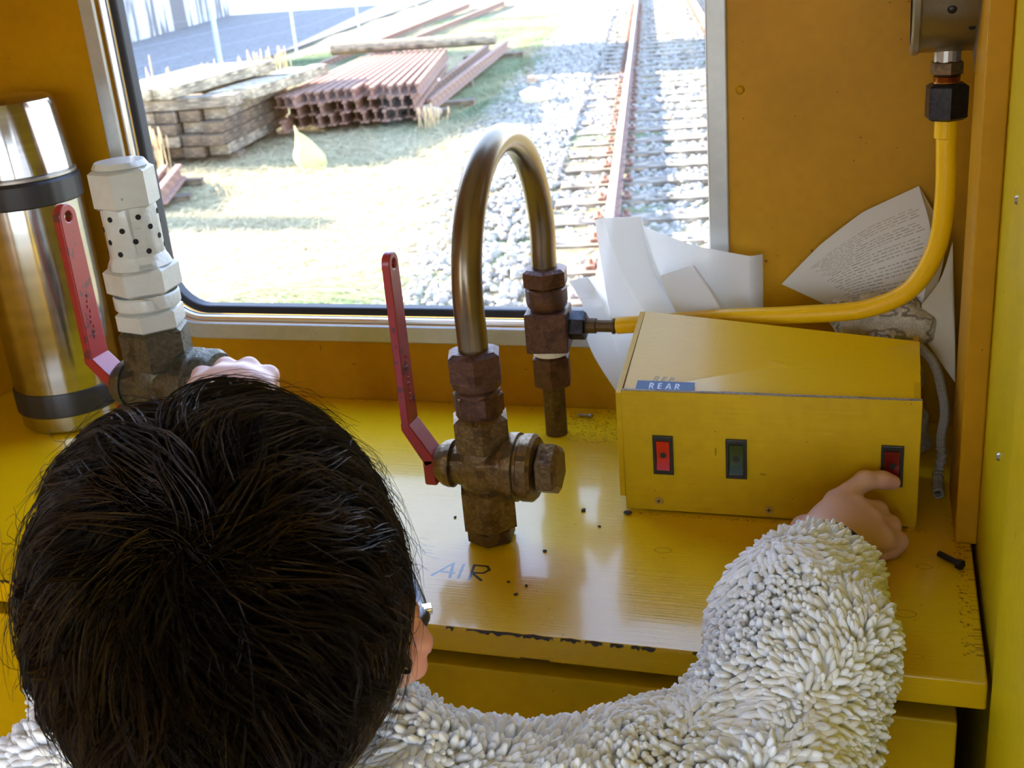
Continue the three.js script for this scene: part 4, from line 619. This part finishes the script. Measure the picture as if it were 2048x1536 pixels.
{
  const pts = [[-11.6, 10], [-12.3, -14], [-12.45, -17.7], [-12.85, -21.1], [-13.75, -26.4], [-15.08, -33], [-16.5, -41], [-19, -55], [-32, -55], [-25.4, -43], [-21.4, -29.5], [-15.8, -10], [-10 - 4.5, 10]];
  const s = new THREE.Shape(pts.map(([x, z]) => new THREE.Vector2(x, -z))), g = new THREE.ExtrudeGeometry(s, { depth: 0.06, bevelEnabled: false }); g.rotateX(-Math.PI / 2); g.translate(0, G - 0.02, 0);
  structure('road', boxUV(g), asphalt);
}
{ // stained rendered wall on the far side of the road; keeps the road in shade
  const stain = texture(512, 512, (u, v) => { const a = vnoise(u * 40, v * 3, 40, 300), b = fbm(u, v, 8, 4, 310), k = smooth(0.52, 0.72, 0.55 * a + 0.5 * b); return [lerp(0.74, 0.42, k), lerp(0.74, 0.41, k), lerp(0.72, 0.39, k)]; }, true, 0.12);
  const len = 36, g = box(-0.25, 0.25, 0, 2.3, -len, 0); g.rotateY(Math.atan(0.2885)); g.translate(-15.7, G, -8.6);
  single('boundary_wall', g, std({ map: stain, roughness: 0.9 }), 'tall pale rendered wall with dark streaks beyond the road', 'wall');
  const h = thing('house', 'tall pale house standing behind the boundary wall', 'house', [-24, G, -21.3]);
  part('walls', box(-27, -20.4, G, G + 6.2, -23.4, -19.4), std({ map: stain, roughness: 0.9 }), h);
  const roof = new THREE.Shape([[-23.8, 0], [-19, 0], [-21.4, 1.3]].map(([x, y]) => new THREE.Vector2(x, y))), rg = new THREE.ExtrudeGeometry(roof, { depth: 7, bevelEnabled: false }); rg.rotateY(-Math.PI / 2); rg.translate(-20.2, G + 6.2, 0); part('roof', rg, std({ color: lin(0.12, 0.1, 0.1), roughness: 0.9 }), h);
}
const galv = phys({ color: lin(0.45, 0.55, 0.68), metalness: 0.3, roughness: 0.45 });
{
  const f = thing('road_fence', 'thin grey wire fence with steel posts along the road', 'fence', [-12.8, G, -22]);
  const line = [[-12.2, -14.2], [-12.45, -17.6], [-12.78, -21.06], [-12.9, -24.6], [-14.65, -31.96], [-16, -40]];
  line.forEach(([x, z], i) => part('post', rod([x, G, z], [x, G + 1.3, z], i === 2 ? 0.05 : 0.026, 12), galv, f));
  for (const y of [0.25, 0.55, 0.85, 1.15]) part('wire', tube(line.map(([x, z]) => [x, G + y, z]), 0.0009, 40, 5), galv, f);
}
single('concrete_gatepost', box(-9.4, -9.05, G, G + 1.65, -8.95, -8.45, 0.02), std({ color: lin(0.4, 0.39, 0.36), roughness: 0.9, map: mottle }), 'broad concrete gatepost standing left of the track', 'post');

const railShape = () => { const s = new THREE.Shape([[-0.062, 0], [0.062, 0], [0.062, 0.012], [0.012, 0.026], [0.008, 0.034], [0.008, 0.102], [0.013, 0.109], [0.034, 0.114], [0.034, 0.138], [0.028, 0.145], [-0.028, 0.145], [-0.034, 0.138], [-0.034, 0.114], [-0.013, 0.109], [-0.008, 0.102], [-0.008, 0.034], [-0.012, 0.026], [-0.062, 0.012]].map(([x, y]) => new THREE.Vector2(x, y))); return s; };
const rail = (len) => { const g = new THREE.ExtrudeGeometry(railShape(), { depth: len, bevelEnabled: false }); g.translate(0, 0, -len); return boxUV(toCreasedNormals(g, 0.5)); };
const rustMap = texture(256, 256, (u, v) => { const a = fbm(u, v, 12, 4, 400); return [0.58 + 0.45 * (a - 0.5), 0.45 + 0.4 * (a - 0.5), 0.37 + 0.36 * (a - 0.5)]; }, true, 3);
const rustMat = std({ map: rustMap, color: lin(0.8, 0.74, 0.7), roughness: 0.8, metalness: 0.1 });
const polished = phys({ color: lin(0.62, 0.6, 0.6), metalness: 0.9, roughness: 0.32 });
const woodMap = texture(512, 256, (u, v) => { const a = vnoise(u * 6, v * 64, 64, 500), b = fbm(u, v, 10, 4, 510); const g = 0.6 + 0.35 * (a - 0.5) + 0.4 * (b - 0.5); return [g * 0.98, g * 0.9, g * 0.76]; }, true, 1.2);
const oldWood = std({ map: woodMap, color: lin(0.66, 0.63, 0.58), roughness: 0.9, bumpMap: woodMap, bumpScale: 0.006 });
const darkWood = std({ map: woodMap, color: lin(0.34, 0.28, 0.22), roughness: 0.9, bumpMap: woodMap, bumpScale: 0.006 });
const paleWood = std({ map: woodMap, color: lin(1, 0.98, 0.86), roughness: 0.9 });
const TA = rad(10.83), O = [-1.924, -8.18], along = [-Math.sin(TA), -Math.cos(TA)], across = [Math.cos(TA), -Math.sin(TA)];
const onTrack = (s, r) => [O[0] + along[0] * s + across[0] * r, O[1] + along[1] * s + across[1] * r];
{
  const L = 42, body = rail(L), top = (() => { const g = new RoundedBoxGeometry(0.052, 0.004, L, 1, 0.0015); g.translate(0, 0.146, -L / 2); return boxUV(g); })();
  for (const [r, label] of [[0, 'rusty rail with a polished head running up the gravel right of the arch pipe'], [1.5, 'second rail of the track, hidden behind the right window post']]) {
    const [x, z] = onTrack(-6, r), t = thing('track_rail', label, 'rail', [x, G + 0.03, z], 'rails of the running track'); t.rotation.y = TA;
    const b = shade(new THREE.Mesh(body, rustMat)); b.name = 'rail_body'; t.add(b); const h = shade(new THREE.Mesh(top, polished)); h.name = 'running_surface'; h.userData.label = 'worn bright running surface'; t.add(h);
  }
  const timber = box(-1.25, 1.25, -0.11, 0, -0.125, 0.125, 0.01), clip = merge([box(-0.035, 0.035, 0, 0.03, -0.07, 0.07, 0.006), rod([0, 0.03, 0], [0, 0.065, 0], 0.018, 8)]);
  for (let i = 6; i < 46; i++) {
    const [x, z] = onTrack(-5.7 + i * 0.69, 0.75), t = thing('railway_sleeper', `weathered timber sleeper under the track, ${nth(i - 5)} one counting away from the cab`, 'sleeper', [x, G + 0.03, z], 'sleepers under the running track'); t.rotation.y = TA + rr(-0.02, 0.02);
    const m = shade(new THREE.Mesh(timber, oldWood)); m.name = 'timber'; t.add(m);
    for (const q of [-0.86, -0.64, 0.64, 0.86]) { const c = shade(new THREE.Mesh(clip, rustMat)); c.name = 'rail_clip'; c.position.set(q, 0, 0); t.add(c); }
  }
}
{ // ballast stones
  const stone = new THREE.IcosahedronGeometry(1, 1), p = stone.attributes.position; for (let i = 0; i < p.count; i++) { const v = V(p.getX(i), p.getY(i), p.getZ(i)), k = 1 + 0.28 * n3(v.x * 2.1 + 4, v.y * 2.3, v.z * 2.2); p.setXYZ(i, v.x * k, v.y * k * 0.75, v.z * k); } stone.computeVertexNormals();
  const list = [], q = new THREE.Quaternion(), e = new THREE.Euler();
  const add = (s, r, size) => { const inBed = r > -0.55 && r < 2.05, k = ((s + 5.7) / 0.69) % 1, onSleeper = inBed && (k < 0.19 || k > 0.81) && r > -0.5 && r < 2.0; if (onSleeper && rnd() < 0.95) return; if (Math.abs(r) < 0.075 || Math.abs(r - 1.5) < 0.075) return; const [x, z] = onTrack(s, r); e.set(rr(0, 6), rr(0, 6), rr(0, 6)); const edge = smooth(-1.2, -1.9, r); list.push(new THREE.Matrix4().compose(V(x, G + (inBed ? -0.03 : 0.012) - 0.03 * edge + rr(0, 0.022) + (onSleeper ? 0.055 : 0), z), q.setFromEuler(e).clone(), V(size, size, size))); };
  for (let i = 0; i < 15000; i++) add(-4.5 + 10.5 * rnd(), -2.0 + 4.6 * Math.pow(rnd(), 0.9), rr(0.02, 0.038));
  for (let i = 0; i < 20000; i++) add(5 + 26 * Math.pow(rnd(), 1.3), -1.9 + 4.2 * rnd(), rr(0.028, 0.052));
  const im = new THREE.InstancedMesh(stone, std({ color: lin(0.29, 0.268, 0.225), roughness: 0.9 }), list.length); const c = new THREE.Color();
  list.forEach((m, i) => { im.setMatrixAt(i, m); const w = rr(0.6, 1.25); im.setColorAt(i, c.setRGB(w * rr(0.98, 1.06), w, w * rr(0.88, 1))); });
  im.name = 'track_ballast'; im.userData = { label: 'pale crushed stone ballast spread around the track', category: 'ballast', kind: 'stuff' }; scene.add(shade(im));
}
{ // stack of scrap rails
  const PA = rad(12.8), o = [-6.3, -13.27], u = [-Math.sin(PA), -Math.cos(PA)], r = [Math.cos(PA), -Math.sin(PA)], P = (s, q) => [o[0] + u[0] * s + r[0] * q, o[1] + u[1] * s + r[1] * q];
  const bearer = box(-1.1, 1.1, 0, 0.14, -0.1, 0.1, 0.01);
  for (const [s, w] of [[0.7, 'near'], [3.6, 'far']]) { const [x, z] = P(s, 0), m = shade(new THREE.Mesh(bearer, darkWood)); m.name = numbered('timber_bearer'); m.position.set(x, G, z); m.rotation.y = PA; m.userData = { label: `dark timber bearer under the ${w} end of the scrap rail stack`, category: 'timber', group: 'bearers under the scrap rails' }; scene.add(m); }
  const lens = [4.4, 4.55, 4.7].map(rail);
  for (const [y, n, w, label] of [[0.14, 13, 1.75, 'rusty scrap rail in the bottom layer of the rail stack'], [0.285, 12, 1.7, 'rusty scrap rail in the middle layer of the rail stack'], [0.43, 16, 1.8, 'rusty scrap rail in the top layer of the rail stack']])
    for (let i = 0; i < n; i++) { const k = (i + 0.5) / n - 0.5, s = rr(-0.18, 0.18) - (k < -0.2 ? rr(0, 0.45) : 0), [x, z] = P(s, k * w), m = shade(new THREE.Mesh(lens[i % 3], rustMat)); m.name = numbered('scrap_rail'); m.position.set(x, G + y, z); m.rotation.y = PA + k * 0.1; m.scale.x = 0.84; m.userData = { label: `${label}, ${nth(n - i)} from its right side`, category: 'rail', group: label + 's' }; scene.add(m); }
  for (const [a, b, label] of [[[-5.62, -14.1], [-6.95, -21.8], 'long rusty rail lying on the grass just right of the rail stack'], [[-5.95, -14.6], [-7.2, -21.4], 'second long rusty rail on the grass between rail stack and track']]) { const d = Math.hypot(b[0] - a[0], b[1] - a[1]), m = shade(new THREE.Mesh(rail(d), rustMat)); m.name = numbered('loose_rail'); m.position.set(a[0], G + 0.13, a[1]); m.rotation.y = Math.atan2(a[0] - b[0], a[1] - b[1]); m.userData = { label, category: 'rail' }; scene.add(m); }
  for (const [x, z, label] of [[-5.85, -14.9, 'near dark sleeper under the two long loose rails'], [-6.95, -20.9, 'far dark sleeper under the two long loose rails']]) { const g = box(-0.55, 0.55, 0, 0.13, -0.12, 0.12, 0.01); const m = shade(new THREE.Mesh(g, darkWood)); m.name = numbered('loose_sleeper'); m.position.set(x, G, z); m.rotation.y = PA; m.userData = { label, category: 'sleeper' }; scene.add(m); }
  for (const [a, b, label] of [[[-10.4, -20.5], [-13.15, -37.5], 'left rail of the disused siding beside the road'], [[-9.65, -20.3], [-11.95, -37.5], 'right rail of the disused siding beside the road']]) { const d = Math.hypot(b[0] - a[0], b[1] - a[1]), m = shade(new THREE.Mesh(rail(d), rustMat)); m.name = numbered('siding_rail'); m.position.set(a[0], G + 0.02, a[1]); m.rotation.y = Math.atan2(a[0] - b[0], a[1] - b[1]); m.userData = { label, category: 'rail' }; scene.add(m); }
  single('timber_pole', boxUV(rod([-8.45, -1.06, -17.32], [-5.75, -1.06, -17.46], 0.1, 14, 0.09)), oldWood, 'grey weathered pole laid across the far end of the rail stack', 'pole');
}
{ // stacked old sleepers
  const yaw = 0.16, o = [-6.97, -11.32], u = [-Math.sin(yaw + 0.06), -Math.cos(yaw + 0.06)], l = [-Math.cos(yaw), Math.sin(yaw)];
  const geos = [2.1, 2.25].map((d) => box(-0.118, 0.118, 0, 0.128, -d, 0, 0.012)), cross = box(-0.9, 0.9, 0, 0.128, -0.12, 0.12, 0.012);
  const put = (g, m, s, q, y, turn, label, group) => { const k = shade(new THREE.Mesh(g, m)); k.name = numbered('stacked_sleeper'); k.position.set(o[0] + u[0] * s + l[0] * q, G + y, o[1] + u[1] * s + l[1] * q); k.rotation.set(0, yaw + turn, 0); k.userData = { label, category: 'sleeper' }; if (group) k.userData.group = group; scene.add(k); return k; };
  for (const [s, w] of [[0.35, 'front'], [1.7, 'back']]) put(cross, darkWood, s, 0.85, 0, 0, `crosswise sleeper carrying the ${w} of the sleeper stack`);
  ['lowest', 'second', 'third', 'fourth'].forEach((w, j) => { for (let i = 0; i < 6; i++) put(geos[(i + j) % 2], (i + j) % 3 ? darkWood : oldWood, rr(-0.1, 0.12), 0.12 + i * 0.262 + rr(-0.01, 0.01), 0.128 + j * 0.132, rr(-0.015, 0.015), `old timber sleeper in the ${w} lengthwise layer of the stack, ${nth(i + 1)} from the right`, `sleepers in the ${w} layer of the stack`); });
  put(cross, oldWood, 0.1, 0.7, 0.66, 0.02, 'grey sleeper laid crosswise along the front of the stack top'); put(cross, oldWood, 1.75, 0.55, 0.66, -0.03, 'grey sleeper laid crosswise along the back of the stack top');
  for (let i = 0; i < 2; i++) put(geos[1], paleWood, 0.55 - i * 0.2, -0.12 + i * 0.26, 0.66 - 0.13 * i * 0, -0.1, ['pale sleeper on the right edge of the stack, pointing at the rails', 'pale sleeper beside the right edge of the stack top'][i]);
  for (let i = 0; i < 4; i++) { const k = put(geos[0], paleWood, -0.08, 0.62 + i * 0.25, 0.79, -0.25, `sunlit pale sleeper in the loose layer on top of the stack, ${nth(i + 1)} from the right`, 'sunlit sleepers on top of the stack'); k.rotation.x = 0.02; }
  // low bundle of short rails in front of it
  const sr = rail(1.3); for (let i = 0; i < 5; i++) { const m = shade(new THREE.Mesh(sr, rustMat)); m.name = numbered('short_rail'); m.position.set(-6.3 - i * 0.15, G + 0.13, -8.95 + i * 0.02); m.rotation.y = 0.42; m.userData = { label: `short rusty rail in the low bundle before the sleeper stack, ${nth(i + 1)} from the right`, category: 'rail', group: 'short rails in the low bundle' }; scene.add(m); }
  for (const [x, z, w] of [[-6.72, -9.2, 'near'], [-7.05, -9.95, 'far']]) { const m = shade(new THREE.Mesh(box(-0.5, 0.5, 0, 0.13, -0.08, 0.08, 0.01), darkWood)); m.name = numbered('short_bearer'); m.position.set(x, G, z); m.rotation.y = 0.42; m.userData = { label: `short bearer under the ${w} end of the low rail bundle`, category: 'timber' }; scene.add(m); }
}
{ // stones lying about
  const rock = (sx, sy, sz, pointed) => { const g = new THREE.IcosahedronGeometry(1, 4), p = g.attributes.position; for (let i = 0; i < p.count; i++) { const v = V(p.getX(i), p.getY(i), p.getZ(i)), k = 1 + 0.16 * n3(v.x * 2.6 + sx * 9, v.y * 2.2, v.z * 2.7); let w = 1; if (pointed) w = lerp(1.15, 0.12, smooth(-0.6, 1, v.y)); p.setXYZ(i, v.x * k * sx * w + (pointed ? -0.1 * v.y : 0), v.y * k * sy, v.z * k * sz * w); } g.computeVertexNormals(); return boxUV(g); };
  const drop = (name, g, x, z, col, label) => { g.computeBoundingBox(); g.translate(x, G - g.boundingBox.min.y - 0.04, z); single(name, g, std({ color: col, roughness: 0.9, map: mottle }), label, 'stone'); };
  drop('pointed_stone', rock(0.17, 0.26, 0.15, true), -5.8, -10.95, lin(0.62, 0.6, 0.2), 'pointed yellowish stone standing in the grass before the sleeper stack');
  drop('stone', rock(0.19, 0.13, 0.15), -5.62, -14.0, lin(0.42, 0.33, 0.22), 'brown stone at the near end of the long loose rails');
  drop('stone', rock(0.15, 0.1, 0.12), -6.1, -14.0, lin(0.6, 0.62, 0.62), 'light grey stone in front of the rail stack');
  drop('stone', rock(0.2, 0.14, 0.16), -4.5, -15.1, lin(0.7, 0.62, 0.36), 'pale yellow stone at the edge of the ballast');
  drop('stone', rock(0.1, 0.09, 0.09), -5.15, -17.2, lin(0.55, 0.36, 0.22), 'small orange brown stone in the grass beside the ballast');
  single('white_board', box(-6.62, -6.2, G + 0.27, G + 0.3, -16.1, -15.8, 0.005), std({ color: lin(0.85, 0.86, 0.84), roughness: 0.6 }), 'small white board lying on the two long loose rails', 'board');
}
{ // grass blades and tall dry weeds
  const blade = (h, lean, a) => { const g = new THREE.PlaneGeometry(0.012, h, 1, 3); g.translate(0, h / 2, 0); const p = g.attributes.position; for (let i = 0; i < p.count; i++) { const k = p.getY(i) / h; p.setXYZ(i, p.getX(i) * (1 - 0.85 * k), p.getY(i) * (1 - 0.25 * k * Math.abs(lean)), lean * h * k * k); } g.rotateY(a); g.computeVertexNormals(); return g; };
  const tuft = merge(Array.from({ length: 9 }, (_, i) => { const g = blade(rr(0.6, 1.1), rr(0.2, 0.9), i * 2.4); g.translate(rr(-0.05, 0.05) * 1, 0, rr(-0.05, 0.05)); return g; }));
  const list = [], cols = [], q = new THREE.Quaternion(), up = V(0, 1, 0);
  for (let i = 0; i < 60000 && list.length < 30000; i++) {
    const z = -5.6 - 26 * Math.pow(rnd(), 1.35), x = lerp(-2.3, -13, rnd()) * (-z / 12 * 0.55 + 0.55), [rx] = [(x - O[0]) * across[0] + (z - O[1]) * across[1]];
    if (x < -12.4 || rx > -1.45 - 0.5 * fbm(0.5 + x * 0.03, 0.5 + z * 0.03, 8, 2, 4)) continue;
    const n = fbm(((x * 0.11) % 1 + 1) % 1, ((-z * 0.11) % 1 + 1) % 1, 5, 4, 101), green = smooth(0.4, 0.62, n + (x > -6 - (-z - 12) * 0.1 && z < -12.5 ? 0.14 : -0.04)), h = rr(0.06, 0.17);
    list.push(new THREE.Matrix4().compose(V(x, G - 0.02, z), q.setFromAxisAngle(up, rr(0, 6.28)).clone(), V(1, h, 1))); const w = rr(0.75, 1.2); cols.push(lin(lerp(0.42, 0.1, green) * w, lerp(0.34, 0.16, green) * w, lerp(0.17, 0.05, green) * w));
  }
  const im = new THREE.InstancedMesh(tuft, std({ color: lin(1, 1, 1), roughness: 0.9, side: THREE.DoubleSide }), list.length); list.forEach((m, i) => { im.setMatrixAt(i, m); im.setColorAt(i, cols[i]); });
  im.name = 'grass'; im.userData = { label: 'rough straw coloured grass around the stacks and beside the track', category: 'grass', kind: 'stuff' }; scene.add(shade(im)); console.log('grass', list.length);
  const straw = std({ color: lin(0.56, 0.4, 0.2), roughness: 0.9, side: THREE.DoubleSide });
  const weed = (x, z, h, n, spread, label) => { const list = []; for (let i = 0; i < n; i++) { const a = rr(-spread, spread), b = rr(-spread, spread), k = h * rr(0.6, 1.05), lx = rr(-0.06, 0.06), top = [x + a + lx, G + k, z + b]; list.push(rod([x + a, G, z + b], top, 0.006, 5, 0.004)); const hd = new THREE.SphereGeometry(1, 6, 5); hd.scale(0.0125, k * 0.17, 0.0125); hd.translate(top[0], top[1] - k * 0.12, top[2]); list.push(hd); } single('dry_weed', merge(list), straw, label, 'weed'); };
  weed(-9.75, -17.5, 0.74, 30, 0.3, 'tall dry weeds standing left of the rail stack before the road');
  weed(-9.2, -17.6, 0.45, 4, 0.08, 'small dry weed close to the far left corner of the rail stack');
  weed(-7.7, -10.85, 0.55, 30, 0.22, 'dry weeds in front of the sleeper stack near the window edge');
  weed(-9.6, -13.6, 0.98, 22, 0.55, 'sparse dry weeds rising behind the sleeper stack');
  weed(-10.6, -17.6, 0.55, 24, 0.4, 'dry weeds at the foot of the thick fence post');
  weed(-5.3, -13.3, 0.3, 22, 0.16, 'low dry weeds at the right corner of the rail stack');
  weed(-5.95, -9.75, 0.22, 14, 0.25, 'low dry weeds beside the low bundle of short rails');
}
renderer.render(scene, camera);
